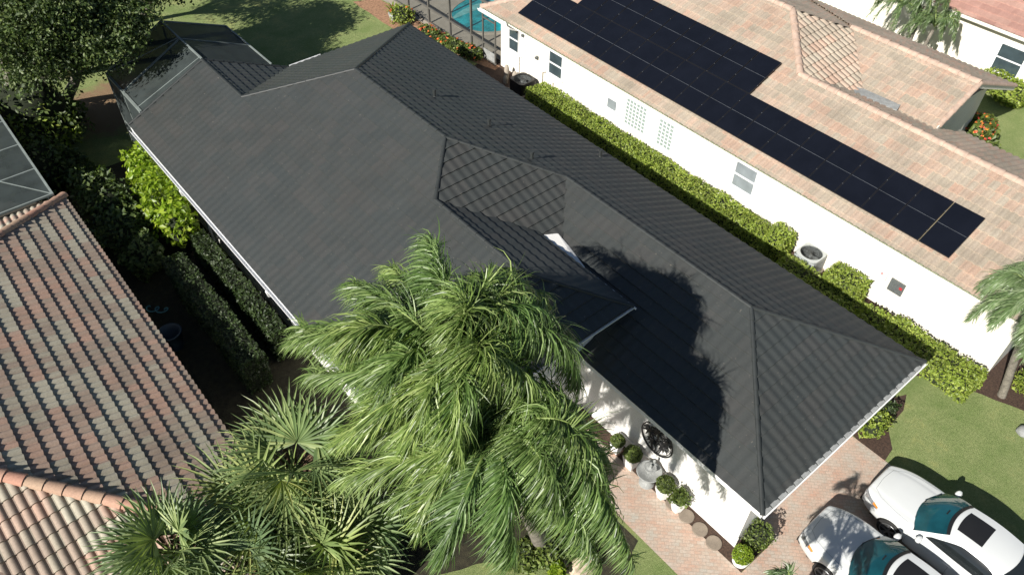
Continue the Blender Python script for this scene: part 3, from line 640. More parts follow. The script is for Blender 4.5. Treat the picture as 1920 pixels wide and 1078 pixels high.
# its screen cage
t = thing('pool_cage', 'flat-topped dark insect-screen cage behind the sage and terracotta roof', 'pool cage', (-3, 29, 0))
mb = MB(); cx0, cx1, c0, c1, cz = -9.0, 1.62, lb-.5, 34.2, 2.9
for y in (25.2, 26.95, 28.75, 30.6, 32.4, 34.2): fr((cx0, y, cz), (cx1, y, cz), .05)
for x in (cx1, -1.9, -5.4): fr((x, c0+.6, cz+.001), (x, c1, cz+.001), .07)
for y in (25.2, 28.75, 31.5, 34.2): fr((cx1, y, 0), (cx1, y, cz), .06)
fr((cx1, 25.2, 1), (cx1, c1, 1), .04); fr((cx1, 25.2, cz), (-1.9, 30.6, cz+.004), .03); obj('frame', mb, 'cageg', t)
mb = MB(); mb.add([(cx0, 25.1, cz), (cx1, 25.1, cz), (cx1, c1, cz), (cx0, c1, cz)], [(0, 1, 2, 3)]); mb.add([(cx1, 25.1, 0), (cx1, c1, 0), (cx1, c1, cz), (cx1, 25.1, cz)], [(0, 1, 2, 3)]); obj('screen', mb, 'net', t)
sheet('patio', [(-9, 25.1), (1.6, 25.1), (1.6, 34.2), (-9, 34.2)], .014, 'conc')
for i, (x, y, s) in enumerate(((.3, 26.4, .8), (-.9, 28.4, .9), (.6, 30.2, .7), (-.3, 32.2, .9))):
    shrub(['leafy potted shrub just behind the left house, inside its screen cage', 'large leafy shrub in the middle of the left screen cage', 'small leafy shrub beside the outer wall of the left screen cage', 'leafy shrub at the far end of the left screen cage'][i], (x, y, .6*s+.2), (s*.8, s*.8, s*.7), 900, .13, 'oak', seed=i+60)
# ================================================================== RIGHT HOUSE
T = thing('house', 'cream house with blended pinkish clay tile roof carrying the solar panels', 'house', (24, 14, 0))
p2, RZ0, ex = .40, 2.85, 21.0; yF2 = 8.95; gx = 24.9; gz = RZ0+p2*(gx-ex); gy = yF2+(gx-ex)
zz = lambda x: RZ0+p2*(x-ex); wgx = 29.1; wgz = 4.66; vx = (gz-wgz+p2*(gx+wgx))/(2*p2); vz = gz-p2*(vx-gx); rex = 33.4
mx = (ex+rex)/2; mz = zz(mx); myf = yF2+(mx-ex); myb = 26.9-(mx-ex)
vy = yF2+(vz-RZ0)/p2; r0y = yF2+(wgz-RZ0)/p2
faces = [([(x, y, zz(x)) for x, y in [(ex, 1.5), (gx, 1.5), (gx, gy), (ex, gy)]], AY), ([(x, y, zz(x)) for x, y in [(ex, gy), (gx, gy), (mx, myf), (mx, myb), (ex, 26.9)]], AY),
 ([(x, y, gz-p2*(x-gx)) for x, y in [(gx, 1.5), (gx, gy), (vx, vy), (vx, 8.2), (28.8, 7.9), (28.8, 1.5)]], AY),
 ([(x, y, RZ0+p2*(y-yF2)) for x, y in [(gx, gy), (vx, vy), (wgx, r0y), (mx+2.6, myf-2.6), (mx, myf)]], AX),
 ([(x, y, wgz-p2*(wgx-x)) for x, y in [(vx, 8.2), (wgx, 8.2), (wgx, r0y), (vx, vy)]], AY),
 ([(x, y, wgz-p2*(x-wgx)) for x, y in [(wgx, 8.2), (33.6, 8.2), (33.6, 18.5), (30.2, r0y+1.1), (wgx, r0y)]], AY),
 ([(x, y, RZ0+p2*(rex-x)) for x, y in [(mx, myf), (mx, myb), (rex, 26.9), (rex, 13.0), (mx+2.6, myf-2.6)]], AY),
 ([(x, y, RZ0+p2*(26.9-y)) for x, y in [(ex, 26.9), (mx, myb), (rex, 26.9)]], AX)]
rroof = obj('roof', roof_mesh(faces, .25, .37, .050, .034, P_BARREL, 7), 'rtile', T)
capobj('ridge_tile_run', [((gx, 1.5, gz), (gx, gy, gz)), ((gx, gy, gz), (mx, myf, mz)), ((mx, myf, mz), (mx, myb, mz)), ((ex, 26.9, RZ0), (mx, myb, mz)), ((rex, 26.9, RZ0), (mx, myb, mz)), ((wgx, 8.2, wgz), (wgx, r0y, wgz))], .15, .40, 'rcap', rroof, lift=.02)
capobj('rake_tile_run', [((vx+.2, 8.22, wgz-p2*(wgx-vx-.2)), (wgx, 8.22, wgz)), ((33.5, 8.22, wgz-p2*4.4), (wgx, 8.22, wgz)), ((gx, 1.52, gz), (ex, 1.52, RZ0))], .12, .40, 'rcap', rroof, lift=.0)
mb = MB(); mb.slab([(vx-.45, vy+.25, vz+.19), (vx+.15, vy+.45, vz+.16), (vx+.25, 9.75, vz+.16), (vx-.15, 9.65, vz+.14)], .03); obj('valley_flashing', mb, 'stone', T)
WX = 21.62
mb = MB(); mb.prism([(WX, 2.0), (28.3, 2.0), (28.3, 8.7), (27.4, 8.7), (27.4, 8.95), (33, 8.95), (33, 26.2), (WX, 26.2)], 0, RZ0-.12); mb.add([(WX, 2.0, RZ0-.12), (28.3, 2.0, RZ0-.12), (gx, 2.0, gz-.12)], [(0, 1, 2)]); mb.prism([(27.3, 8.55), (30.9, 8.55), (30.9, 8.75), (27.3, 8.75)], 0, 3.55); obj('wall', mb, 'cream', T)
mb = MB(); eave(mb, (ex+.03, 1.5), (ex+.03, 26.9), RZ0-.01, (1, 0), .12, .55); eave(mb, (ex, 26.9), (rex, 26.9), RZ0-.01, (0, -1), .12); mb.bar((vx+.1, 8.18, vz+.0), (wgx, 8.18, wgz-.1), .03, .2); mb.bar((33.5, 8.18, wgz-1.86), (wgx, 8.18, wgz-.1), .03, .2); mb.bar((gx, 1.47, gz-.1), (ex, 1.47, RZ0-.1), .03, .2); obj('fascia', mb, 'cream', T)
mb = MB(); y = 1.6
mb.bb((ex-.01, 1.5, RZ0-.03), (ex+.05, 26.8, RZ0-.005))
while y < 26.8: mb.box((ex+.02, y, RZ0+.015), (.10, .12, .05)); y += .25
obj('eave_closure', mb, simple('mossy mortar', (.20, .22, .15), .9, var=.4, scale=12), T)
gutter((20.98, 25.0), (20.98, 26.95), RZ0-.02, (-1, 0), .14, par=T, h=.12)
mb = MB(); mb.tube([(20.94, 25.1, 2.85), (20.9, 24.95, 2.7), (21.2, 24.9, 2.5), (21.55, 24.85, 2.35), (21.56, 24.85, .1)], .05, 8); obj('downspout', mb, 'pot', T); mb = MB(); mb.tube([(20.96, 2.9, 2.7), (21.3, 2.9, 2.5), (21.56, 2.9, 2.3), (21.56, 2.95, .1)], .018, 6); obj('downspout', mb, 'pot', T)
def window(y0, y1, z0, z1, par, x=WX, glass='glass', mid=True, label=None):
    mb = MB(); f = .05
    for a, b in (((y0, z0), (y1, z0+f)), ((y0, z1-f), (y1, z1)), ((y0, z0+f), (y0+f, z1-f)), ((y1-f, z0+f), (y1, z1-f))): mb.bb((x-.05, a[0], a[1]), (x+.01, b[0], b[1]))
    if mid: mb.bb((x-.045, y0+f, (z0+z1)/2-.03), (x+.01, y1-f, (z0+z1)/2+.03))
    mb.bb((x-.07, y0-.06, z0-.05), (x-.002, y1+.06, z0-.002)); wf = obj('window', mb, 'wtrim', par)
    mb = MB(); mb.bb((x-.02, y0+f, z0+f), (x+.005, y1-f, z1-f)); obj('pane', mb, glass, wf); return wf
window(24.75, 25.6, 1.15, 2.35, T); window(21.95, 22.85, 1.15, 2.30, T); window(18.55, 19.25, 1.2, 2.25, T, glass='pot'); window(11.55, 12.55, 1.15, 2.3, T, glass='glass2')
mb = MB(); mb.bb((WX-.03, 18.65, 1.25), (WX-.021, 19.15, 1.7)); obj('screen_pane', mb, 'glass2', T)
def blockwin(y0, y1, z0, z1, ny, nz):
    mb = MB(); mb.bb((WX-.04, y0-.05, z0-.05), (WX+.01, y1+.05, z1+.05)); fr_ = obj('glass_block_window', mb, 'wtrim', T); mb = MB(); dy, dz = (y1-y0)/ny, (z1-z0)/nz
    for i in range(ny):
        for j in range(nz): mb.bb((WX-.055, y0+i*dy+.025, z0+j*dz+.025), (WX-.03, y0+(i+1)*dy-.025, z0+(j+1)*dz-.025))
    obj('glass_blocks', mb, 'block', fr_)
blockwin(17.0, 18.1, 1.02, 2.2, 6, 7); blockwin(15.55, 16.3, .98, 2.15, 4, 7)
for y, z0, z1 in ((26.0, 1.2, 2.3), (24.55, 1.1, 2.3), (23.15, 1.15, 2.25), (19.55, .95, 2.3), (18.3, .95, 2.3), (16.62, .85, 2.3)):
    mb = MB(); mb.bb((WX-.06, y-.06, z0), (WX-.002, y+.06, z1)); mb.bb((WX-.045, y-.12, z0), (WX-.002, y-.062, z1)); obj('folded_shutter', mb, 'pot', T)
mb = MB(); mb.bb((WX-.06, 5.35, .85), (WX-.002, 5.85, 1.35)); eb = obj('electrical_box', mb, 'acdark', T); mb = MB(); mb.bb((WX-.066, 5.4, 1.1), (WX-.0601, 5.5, 1.2)); obj('warning_sticker', mb, 'red', eb)
mb = MB(); mb.bb((WX-.12, 6.0, 1.15), (WX-.002, 6.3, 1.6)); mb.tube([(WX-.12, 6.15, 1.42), (WX-.2, 6.15, 1.42)], .09, 14); em = obj('electric_meter', mb, 'pot', T)
mb = MB(); mb.bb((WX-.202, 6.10, 1.38), (WX-.2005, 6.2, 1.41)); mb.bb((WX-.202, 6.10, 1.43), (WX-.2005, 6.2, 1.46)); obj('warning_sticker', mb, 'red', em)
mb = MB(); mb.tube([(WX-.03, 5.2, .5), (WX-.03, 5.1, 2.6)], .018, 6); mb.tube([(WX-.03, 6.6, .2), (WX-.03, 6.6, 1.3)], .014, 6); mb.tube([(WX-.03, 6.15, 1.6), (WX-.03, 6.15, 2.6)], .02, 6); obj('conduit', mb, 'pot', T)
mb = MB(); mb.tube([(WX-.03, 2.55, 2.35), (WX-.18, 2.55, 2.3)], .05, 8); obj('flood_light', mb, 'acdark', T); mb = MB(); mb.tube([(WX-.02, 23.6, 1.6), (WX-.14, 23.6, 1.55)], .07, 8); obj('flood_light', mb, 'acdark', T); mb = MB(); mb.tube([(WX-.02, 24.55, 2.25), (WX-.14, 24.55, 2.25)], .07, 8); obj('flood_light', mb, 'acdark', T)
mb = MB(); mb.tube([(WX-.03, 23.2, .05), (WX-.03, 23.2, 1.0), (WX-.03, 23.0, 1.1)], .02, 6); mb.tube([(WX-.03, 22.5, .05), (WX-.03, 22.5, .8)], .02, 6); mb.tube([(WX-.03, 21.5, .05), (WX-.03, 21.5, .6)], .015, 6); obj('pipe', mb, 'conc', T)
# ---- solar panels
ONES = ['first', 'second', 'third', 'fourth', 'fifth', 'sixth', 'seventh', 'eighth', 'ninth', 'tenth', 'eleventh', 'twelfth', 'thirteenth', 'fourteenth', 'fifteenth', 'sixteenth', 'seventeenth', 'eighteenth', 'nineteenth', 'twentieth']
up2 = V((1, 0, p2)).normalized(); nn2 = V((-p2, 0, 1)).normalized()
def panel_at(o, x, y): o.location = (x, y, zz(x)+.13)
def mkpanel():
    t = thing('solar_panel', '', 'solar panel', (0, 0, 0), 'black solar panels on the clay tile roof')
    def P(u, v, h): return up2*u+V((0, 1, 0))*v+nn2*h
    U, W = 1.80, 1.0
    mb = MB(); mb.add([P(0, 0, 0), P(U, 0, 0), P(U, W, 0), P(0, W, 0), P(0, 0, .035), P(U, 0, .035), P(U, W, .035), P(0, W, .035)], [(0, 3, 2, 1), (4, 5, 6, 7), (0, 1, 5, 4), (1, 2, 6, 5), (2, 3, 7, 6), (3, 0, 4, 7)]); f = obj('frame', mb, 'pframe', t, local=True)
    mb = MB()
    for a, b in ((.02, .893), (.907, U-.02)): mb.add([P(a, .02, .038), P(b, .02, .038), P(b, W-.02, .038), P(a, W-.02, .038)], [(0, 1, 2, 3)])
    obj('cells', mb, 'panel', t, local=True)
    mb = MB()
    for a in (.45, 1.35): mb.add([P(a-.014, -.016, .04), P(a+.014, -.016, .04), P(a+.014, .005, .04), P(a-.014, .005, .04)], [(0, 1, 2, 3)])
    mb.add([P(.895, .02, .039), P(.905, .02, .039), P(.905, W-.02, .039), P(.895, W-.02, .039)], [(0, 1, 2, 3)])
    obj('clamps_and_busbar', mb, simple('dull clamp', (.10, .11, .125), .5), t, local=True); return t
pp = mkpanel(); first = True
for row, (x, ys, n, off) in enumerate(((21.50, 4.62, 20, 1.012), (23.185, 13.68, 9, 1.025))):
    for i in range(n):
        o = pp if first else copy_tree(pp); first = False
        y = ys+i*off+(.022 if (row == 0 and i > 0) else 0)
        if row == 0 and i == n-1 and y > 24.3: pass
        panel_at(o, x, y)
        o['label'] = 'black solar panel in the %s row, %s from the end nearest the driveway' % ('long lower' if row == 0 else 'short upper', ONES[i])
t = thing('panel_rails', 'silver mounting rail showing between the first two solar panels', 'rail', (22, 5.63, 3)); mb = MB(); a = V((21.5, 5.636, zz(21.5)+.12)); mb.bar(a, a+up2*1.8, .018, .02, up=nn2); obj('rail', mb, simple('brass anodised', (.20, .175, .11), .5), t)
mb = MB(); x = 23.2; a = V((x, 13.7, zz(x)+.15)); mb.bar(a, a+V((0, 9.2, 0)), .012, .012, up=nn2); obj('rail', mb, simple('dark rail', (.12, .13, .14), .5), t)
# ---- right house pool cage, pool
t = thing('pool_cage', 'bronze-framed screen cage with door around the teal pool', 'pool cage', (25, 31, 0))
mb = MB(); X = 21.42; zt = 2.9
for y in (33.6, 31.75, 29.93, 28.2): fr((X, y, 0), (X, y, zt), .09)
for y in (27.3, 26.38): fr((X, y, 0), (X, y, zt), .06)
fr((X, 35.5, 0), (X, 35.5, zt), .09)
for z in (.85, zt): fr((X, 26.3, z), (X, 36.5, z), .08)
fr((X, 27.3, 2.1), (X, 26.38, 2.1), .05); fr((X, 26.3, .06), (X, 36.5, .06), .07)
for y in (28.2, 29.93, 31.75, 33.6, 35.5): fr((X, y, zt), (X+8, y+.6, zt+.3), .07)
fr((X, 36.5, zt), (30, 37.5, zt), .07)
obj('frame', mb, 'bronze', t)
mb = MB(); mb.bb((X-.015, 26.42, .10), (X+.015, 27.26, .55)); obj('door_kick_plate', mb, 'stone', t)
mb = MB(); mb.add([(X, 26.3, 0), (X, 36.5, 0), (X, 36.5, zt), (X, 26.3, zt)], [(0, 1, 2, 3)]); mb.add([(X, 27, zt), (X, 36.5, zt), (29.5, 37.1, zt+.3), (29.5, 27.6, zt+.3)], [(0, 1, 2, 3)]); obj('screen', mb, 'net2', t)
pc = (25.1, 30.6)
pts = [(pc[0]+2.75*cos(a*pi/24)*(1+.05*cos(3*a*pi/24)), pc[1]+2.1*sin(a*pi/24)) for a in range(48)]
sheet('pool_water', pts, .02, 'water')
mb = MB(); n = len(pts)
vs = [(pc[0]+(x-pc[0])*k, pc[1]+(y-pc[1])*k, z) for k, z in ((.985, .0), (.985, .045), (1.07, .045), (1.085, .0)) for x, y in pts]
mb.add(vs, [(k*n+i, k*n+(i+1) % n, (k+1)*n+(i+1) % n, (k+1)*n+i) for k in range(3) for i in range(n)]); obj('pool_coping', mb, 'conc', kind='structure')
mb = MB(); mb.add([(pc[0]+2.0*cos(a)-.6, pc[1]+.75*sin(a)+.55, .026) for a in [i*pi/10+.4 for i in range(9)]], [tuple(range(9))]); o = obj('pool_step', mb, simple('submerged step', (.16, .42, .42), .15), kind='structure')
for i, (x, y) in enumerate(((23.7, 34.2), (25.1, 34.9), (24.9, 33.6))):
    t = thing('patio_chair', ['dark outdoor chair nearest the screen wall on the pool deck', 'dark outdoor chair farthest along the pool deck', 'dark outdoor chair between the others on the pool deck'][i], 'chair', (x, y, 0), 'dark chairs on the pool deck')
    mb = MB(); mb.box((x, y, .42), (.55, .55, .05)); obj('seat', mb, 'black', t); mb = MB(); mb.bar((x+.25, y, .45), (x+.4, y, 1.0), .05, .5, up=V((0, 1, 0))); obj('backrest', mb, 'black', t)
    for dx in (-.24, .24):
        for dy in (-.24, .24): mb = MB(); mb.tube([(x+dx, y+dy, 0), (x+dx, y+dy, .6)], .02, 6); obj('leg', mb, 'black', t)
# ================================================================== THIRD HOUSE, far right
T = thing('house', 'cream house with rose tile roof at the top right corner', 'house', (43, 12, 0))
hx = 37.9
faces = [([(hx, 4, 2.8), (hx, 20, 2.8), (hx+7, 13, 5.6), (hx+7, 11, 5.6)], AY), ([(hx, 4, 2.8), (hx+14, 4, 2.8), (hx+7, 11, 5.6)], AX), ([(hx+14, 4, 2.8), (hx+14, 20, 2.8), (hx+7, 13, 5.6), (hx+7, 11, 5.6)], AY), ([(hx, 20, 2.8), (hx+14, 20, 2.8), (hx+7, 13, 5.6)], AX)]
faces[0] = ([(hx, 4, 2.8), (hx, 14.2, 2.8), (hx+5, 14.2, 4.8), (hx+7, 14.2, 5.6), (hx+7, 11, 5.6)], AY); faces = faces[:3]
faces[2] = ([(hx+14, 4, 2.8), (hx+14, 14.2, 2.8), (hx+7, 14.2, 5.6), (hx+7, 11, 5.6)], AY)
obj('roof', roof_mesh(faces, .3, .38, .03, .03, P_WAVE, 4), 'pink', T)
mb = MB(); mb.prism([(38.4, 4.6), (51, 4.6), (51, 22), (38.4, 22)], 0, 2.72); mb.prism([(38.55, 14.1), (51, 14.1), (51, 30), (38.55, 30)], 0, 4.2); obj('wall', mb, 'cream', T)
mb = MB(); eave(mb, (hx, 4), (hx, 14.2), 2.8, (1, 0), .14, .5); obj('fascia', mb, 'cream', T)
window(9.5, 10.75, .75, 2.1, T, x=38.4)
# ================================================================== AC units
def condenser(label, c, rz, s, top='acgrey', h=.75):
    t = thing('air_conditioner', label, 'air conditioner', c, None); x, y, z = c
    mb = MB(); mb.box((x, y, .04), (s+.15, s+.15, .08), rz); obj('pad', mb, 'conc', t)
    mb = MB(); r_ = .1; pts = [(x+sx*(s/2-r_)+r_*cos(a)*1, y+sy*(s/2-r_)+r_*sin(a)) for sx, sy, a0 in ((1, 1, 0), (-1, 1, pi/2), (-1, -1, pi), (1, -1, 3*pi/2)) for a in (a0, a0+pi/4, a0+pi/2)]
    n = len(pts); mb.add([(p[0], p[1], .08) for p in pts]+[(p[0], p[1], h-.055) for p in pts], [(i, (i+1) % n, (i+1) % n+n, i+n) for i in range(n)]); bd = obj('cabinet', mb, top, t)
    mb = MB(); n = 32; ro = .36*s/.8
    ring = [(x+ro*cos(2*pi*i/n), y+ro*sin(2*pi*i/n)) for i in range(n)]; sq = []
    for i in range(n):
        a = 2*pi*i/n; k = (s/2)/max(abs(cos(a)), abs(sin(a))); k = min(k, s*.62); sq.append((x+k*cos(a), y+k*sin(a)))
    vs = [(p[0], p[1], h-.06) for p in sq]+[(p[0], p[1], h-.01) for p in sq]+[(p[0], p[1], h) for p in ring]+[(p[0], p[1], h-.05) for p in ring]
    mb.add(vs, [(k*n+i, k*n+(i+1) % n, (k+1)*n+(i+1) % n, (k+1)*n+i) for k in range(3) for i in range(n)]); obj('top', mb, top, t)
    mb = MB(); mb.lathe((x, y, 0), [(ro+.012, h-.36), (ro+.012, h-.34), (ro+.004, h-.055)], 32); mb.f.pop(); mb.sm.pop(); obj('well', mb, 'acdark', t)
    mb = MB(); mb.lathe((x, y, h-.2), [(.09, 0), (.09, .08), (.05, .1)], 12)
    for k in range(3):
        a = k*2*pi/3+.4; mb.add([(x+.06*cos(a), y+.06*sin(a), h-.18), (x+.3*cos(a-.25), y+.3*sin(a-.25), h-.2), (x+.3*cos(a+.45), y+.3*sin(a+.45), h-.14), (x+.08*cos(a+.9), y+.08*sin(a+.9), h-.14)], [(0, 1, 2, 3)])
    obj('fan', mb, 'acdark', t)
    mb = MB()
    for k in range(5): rr = ro*(k+1)/5.5; mb.tube([(x+rr*cos(2*pi*i/24), y+rr*sin(2*pi*i/24), h-.012) for i in range(25)], .004, 4, False)
    for k in range(4): a = k*pi/4; mb.bar((x-ro*cos(a), y-ro*sin(a), h-.012), (x+ro*cos(a), y+ro*sin(a), h-.012), .007, .007)
    obj('grille', mb, 'black', t)
    mb = MB()
    for k in range(9):
        z_ = .14+k*(h-.26)/9; e_ = s/2+.004
        mb.bb((x-e_, y-s/2+.1, z_), (x-e_+.01, y+s/2-.1, z_+.018)); mb.bb((x-s/2+.1, y-e_, z_), (x+s/2-.1, y-e_+.01, z_+.018))
    obj('louvres', mb, 'acdark' if top == 'acgrey' else 'black', t)
    return t
a = at(1523, 473, .74); condenser('light grey air conditioner between hedges against the cream wall', (a.x-.05, a.y, 0), 0, .86, h=.76)
a = at(983, 147, .62); condenser('black air conditioner at the far end of the long hedge', (a.x-.1, a.y, 0), 0, .9, top='black', h=.64)
for px, py, h in ((950, 135, .62), (965, 143, .4), (948, 150, .35)):
    a = at(px, py, h*.5); mb = MB(); mb.lathe((a.x, a.y, 0), [(.10, 0), (.12, h*.7), (.08, h), (.02, h+.05)], 14)
    obj('pool_filter', mb, 'conc', label={.62: 'tall tan pool filter canister by the wall corner', .4: 'low tan canister between pool filter and black air conditioner', .35: 'short tan pool pump in front of the filter canister'}[h], cat='pool filter')
# ================================================================== HEDGES ON THE RIGHT
hedge('hedge', 'long clipped sunlit hedge along the cream wall', 20.3, 21.35, 9.9, 22.9, .82, seed=2, dens=600)
hedge('hedge', 'rounded end clump of the hedge beside the grey air conditioner', 20.5, 21.4, 9.35, 10.1, 1.05, seed=3, dens=520)
hedge('hedge', 'low hedge block in front of the electric meter and air conditioner', 19.75, 20.55, 5.9, 9.0, .80, seed=4, dens=480)
hedge('hedge', 'tall rounded hedge clump just past the air conditioner toward the meter', 20.5, 21.3, 6.3, 7.6, 1.05, seed=5, dens=520)
hedge('hedge', 'low straggly hedge bit between the meter and the last hedge', 19.9, 20.7, 5.0, 5.9, .75, seed=6, dens=420)
hedge('hedge', 'hedge block nearest the lawn at the cream wall corner', 19.85, 21.0, 1.95, 5.0, .68, seed=8, dens=600)
a = at(1680, 705, .4)
shrub('small bush at the edge of the mulch beside the far-right palm', (21.9, .55, .45), (.55, .75, .5), 1500, .075, 'hedge', seed=12)
for i, (px, py, s) in enumerate(((1900, 180, .8), (1870, 158, .7))):
    a = at(px, py, .4); shrub(['light green shrub under the window of the cream house at top right', 'smaller light green shrub left of the one under the top right window'][i], (a.x, a.y, .5), (.9*s, 1.2*s, .6*s), 1500, .10, 'hedge', seed=20+i)
a = at(1832, 240, .7); shrub('red orange and yellow croton bush by the entry arch', (a.x, a.y, .6), (.75, .8, .65), 1000, .15, 'box', seed=24, flowers=75, fmat='croton', cat='bush')
a = at(1848, 283, .2); shrub('round clipped green bush beside the croton', (a.x, a.y, .3), (.42, .42, .32), 700, .07, 'box', seed=25, cat='bush')
a = at(1742, 790-14, .3)
# beds beside the garage front
for i, (px, py, s, m) in enumerate(((1640, 785, .38, 'hedge'), (1660, 765, .30, 'darkleaf'), (1635, 803, .30, 'hedge'))):
    a = at(px, py, .35); shrub(['yellow green shrub in the mulch bed at the garage corner, the middle of three', 'dark leggy shrub nearest the garage eave in the corner mulch bed', 'low pale shrub nearest the pavers in the corner mulch bed'][i], (a.x, a.y, .33), (s, s*1.1, s*.95), 520, .065, m, seed=30+i, lump=.4)
a = at(1422, 1000, .45); shrub('feathery green bush in the mulch at the garage corner', (a.x, a.y, .42), (.36, .42, .45), 1300, .045, 'box', seed=35, cat='bush')
# ================================================================== POTS, FOUNTAIN, STONES
def pot(label, px, py, h, r0, r1, n, kind, seed, sq=False, group='white planters along the garage wall'):
    a = at(px, py, 0); t = thing('planter', label, 'planter', (a.x, a.y, 0), group)
    mb = MB(); k = n; rot = pi/4 if n == 4 else pi/6
    mb.lathe((a.x, a.y, 0), [(r0, .012), (r1, h), (r1-.03, h), (r1-.05, h-.06)], n, n > 8, rot); obj('pot', mb, 'pot', t)
    mb = MB(); mb.lathe((a.x, a.y, 0), [(r1-.05, h-.07), (r1-.06, h-.05)], n, False, rot); obj('soil', mb, 'mulch', t)
    mb = MB(); rad = r1*.95 if kind == 'ball' else r1*1.1
    blob(mb, (a.x, a.y, h+rad*.5), (rad, rad, rad*.82), 1500 if kind != 'loose' else 750, .035 if kind != 'loose' else .06, seed, .05 if kind != 'loose' else .35, shell=.15 if kind != 'loose' else .5); cb = MB(); coreblob(cb, (a.x, a.y, h+rad*.5), (rad, rad, rad*.8), seed, k=.85 if kind != 'loose' else .5)
    pl = obj('foliage', mb, {'ball': 'box', 'loose': 'box', 'lush': 'bright'}[kind], t); obj('dark_core', cb, 'core', t); return t
pot('smaller square white planter with boxwood ball, in the palm shade', 1155, 845, .42, .15, .22, 4, 'ball', 1)
pot('square white planter with boxwood ball left of the fountain', 1182, 873, .50, .19, .28, 4, 'ball', 2)
pot('faceted white planter with boxwood ball right of the fountain', 1241, 930, .52, .14, .27, 6, 'ball', 3)
pot('faceted white planter with loose leafy plant', 1268, 955, .55, .13, .25, 6, 'loose', 4)
pot('low round white bowl with bright leafy plant at the garage corner', 1387, 1052, .25, .20, .24, 24, 'lush', 5, group=None)
a = at(1212, 905, 0); t = thing('fountain', 'grey two-tier stone fountain with a small figure, between the planters', 'fountain', (a.x, a.y, 0))
mb = MB(); mb.lathe((a.x, a.y, 0), [(.22, .01), (.22, .08), (.13, .14), (.10, .34), (.13, .44), (.2, .5)], 20); obj('pedestal', mb, 'stone', t)
mb = MB(); mb.lathe((a.x, a.y, 0), [(.14, .48), (.33, .56), (.36, .62), (.335, .62), (.28, .58), (.05, .57)], 28); obj('basin', mb, 'stone', t)
mb = MB(); mb.lathe((a.x, a.y, 0), [(.06, .56), (.05, .72), (.17, .78), (.18, .82), (.15, .81), (.03, .80), (.04, .9), (.015, .95)], 20); obj('upper_bowl', mb, 'stone', t)
mb = MB(); c = (a.x+.17, a.y+.02); mb.tube([(c[0], c[1], .6), (c[0], c[1], .78), (c[0]-.01, c[1], .9)], [.05, .045, .03], 8); mb.lathe((c[0]-.01, c[1], .9), [(.02, 0), (.045, .05), (.03, .09), (.005, .1)], 10); mb.tube([(c[0], c[1], .84), (c[0]-.08, c[1]+.05, .78)], [.02, .012], 6); mb.tube([(c[0], c[1], .84), (c[0]+.02, c[1]-.1, .80)], [.02, .012], 6); obj('figure', mb, 'stone', t)
for i, (px, py) in enumerate(((1287, 968), (1312, 993), (1338, 1018), (1262, 945))):
    a = at(px, py, 0); mb = MB(); mb.lathe((a.x, a.y, 0), [(.21, 0), (.215, .035), (.20, .05)], 26)
    obj('stepping_stone', mb, 'step', label=['round brown stepping stone nearest the loose leafy planter', 'middle one of the three exposed round stepping stones', 'round brown stepping stone nearest the garage corner', 'round brown stepping stone partly under the faceted planters'][i], cat='stepping stone', group='round stepping stones in the mulch')
for i, (px, py, s) in enumerate(((1095, 1062, .42), (1060, 1050, .2))):
    a = at(px, py, .1); mb = MB(); coreblob(mb, (a.x, a.y, s*.35), (s, s*.8, s*.7), seed=i+70, n=16, k=1.0); obj('boulder', mb, 'rock', label=['large tan boulder under the palm fronds', 'small tan boulder beside the large one'][i], cat='boulder')
t = thing('garden_hose', 'aqua garden hose bundle beside the left house', 'hose', at(275, 578, .6)); a = at(275, 578, .6); mb = MB(); mb.tube([a+V((.12*cos(i*.7)+i*.022, .12*sin(i*.7)-i*.03, .04*i/8)) for i in range(22)], .022, 6); obj('coil', mb, 'hose', t)
a = at(322, 632, .4); mb = MB(); mb.lathe((a.x, a.y, 0), [(.28, 0), (.36, .65), (.38, .66), (.33, .66), (.25, .1)], 28); obj('barrel', mb, 'bluebin', label='open round blue grey barrel beside the left house', cat='barrel')
a = at(1918, 812, 0); mb = MB(); coreblob(mb, (a.x, a.y, .08), (.22, .2, .16), seed=91, n=12, k=1.0); obj('rock', mb, 'stone', label='pale rock on the lawn at the right edge', cat='rock')
# ================================================================== BACK GARDEN
rnd = random.Random(5)
for i, (px, py, s, fl) in enumerate(((752, 28, .8, 5), (800, 55, .55, 9), (815, 64, .5, 12), (835, 72, .5, 10), (852, 82, .55, 3), (868, 88, .5, 1), (886, 95, .6, 9))):
    a = at(px, py, .4); shrub(['pale shrub with a few red blooms at the pool cage corner', 'small orange flowering shrub, first along the pool cage', 'orange flowering shrub, second along the pool cage', 'orange flowering shrub, third along the pool cage', 'green shrub in the row along the pool cage, before the last two', 'dark green shrub next to last along the pool cage', 'orange flowering shrub nearest the cage door'][i], (a.x, a.y, .42*s+.05), (s*.75, s*.9, s*.6), int(900*s), .085, 'box' if i != 0 else 'hedge', seed=40+i, flowers=fl, group='flowering shrubs along the pool cage')
a = at(738, 28, .25); t = thing('planter', 'grey pot with spiky yellow plant on the back lawn', 'planter', (a.x, a.y, 0)); mb = MB(); mb.lathe((a.x, a.y, 0), [(.2, .0), (.28, .35), (.24, .35)], 18); obj('pot', mb, 'stone', t)
mb = MB()
for k in range(40):
    an = k*2.4; d = V((cos(an), sin(an), rnd.uniform(.5, 1.6))).normalized(); c = V((a.x, a.y, .35)); s_ = d.cross(V((0, 0, 1))).normalized()*.03; mb.add([c-s_, c+s_, c+d*.45+s_*.7, c+d*.45-s_*.7, c+d*.75-V((0, 0, .15))], [(0, 1, 2, 3), (3, 2, 4)])
obj('foliage', mb, 'bright', t)
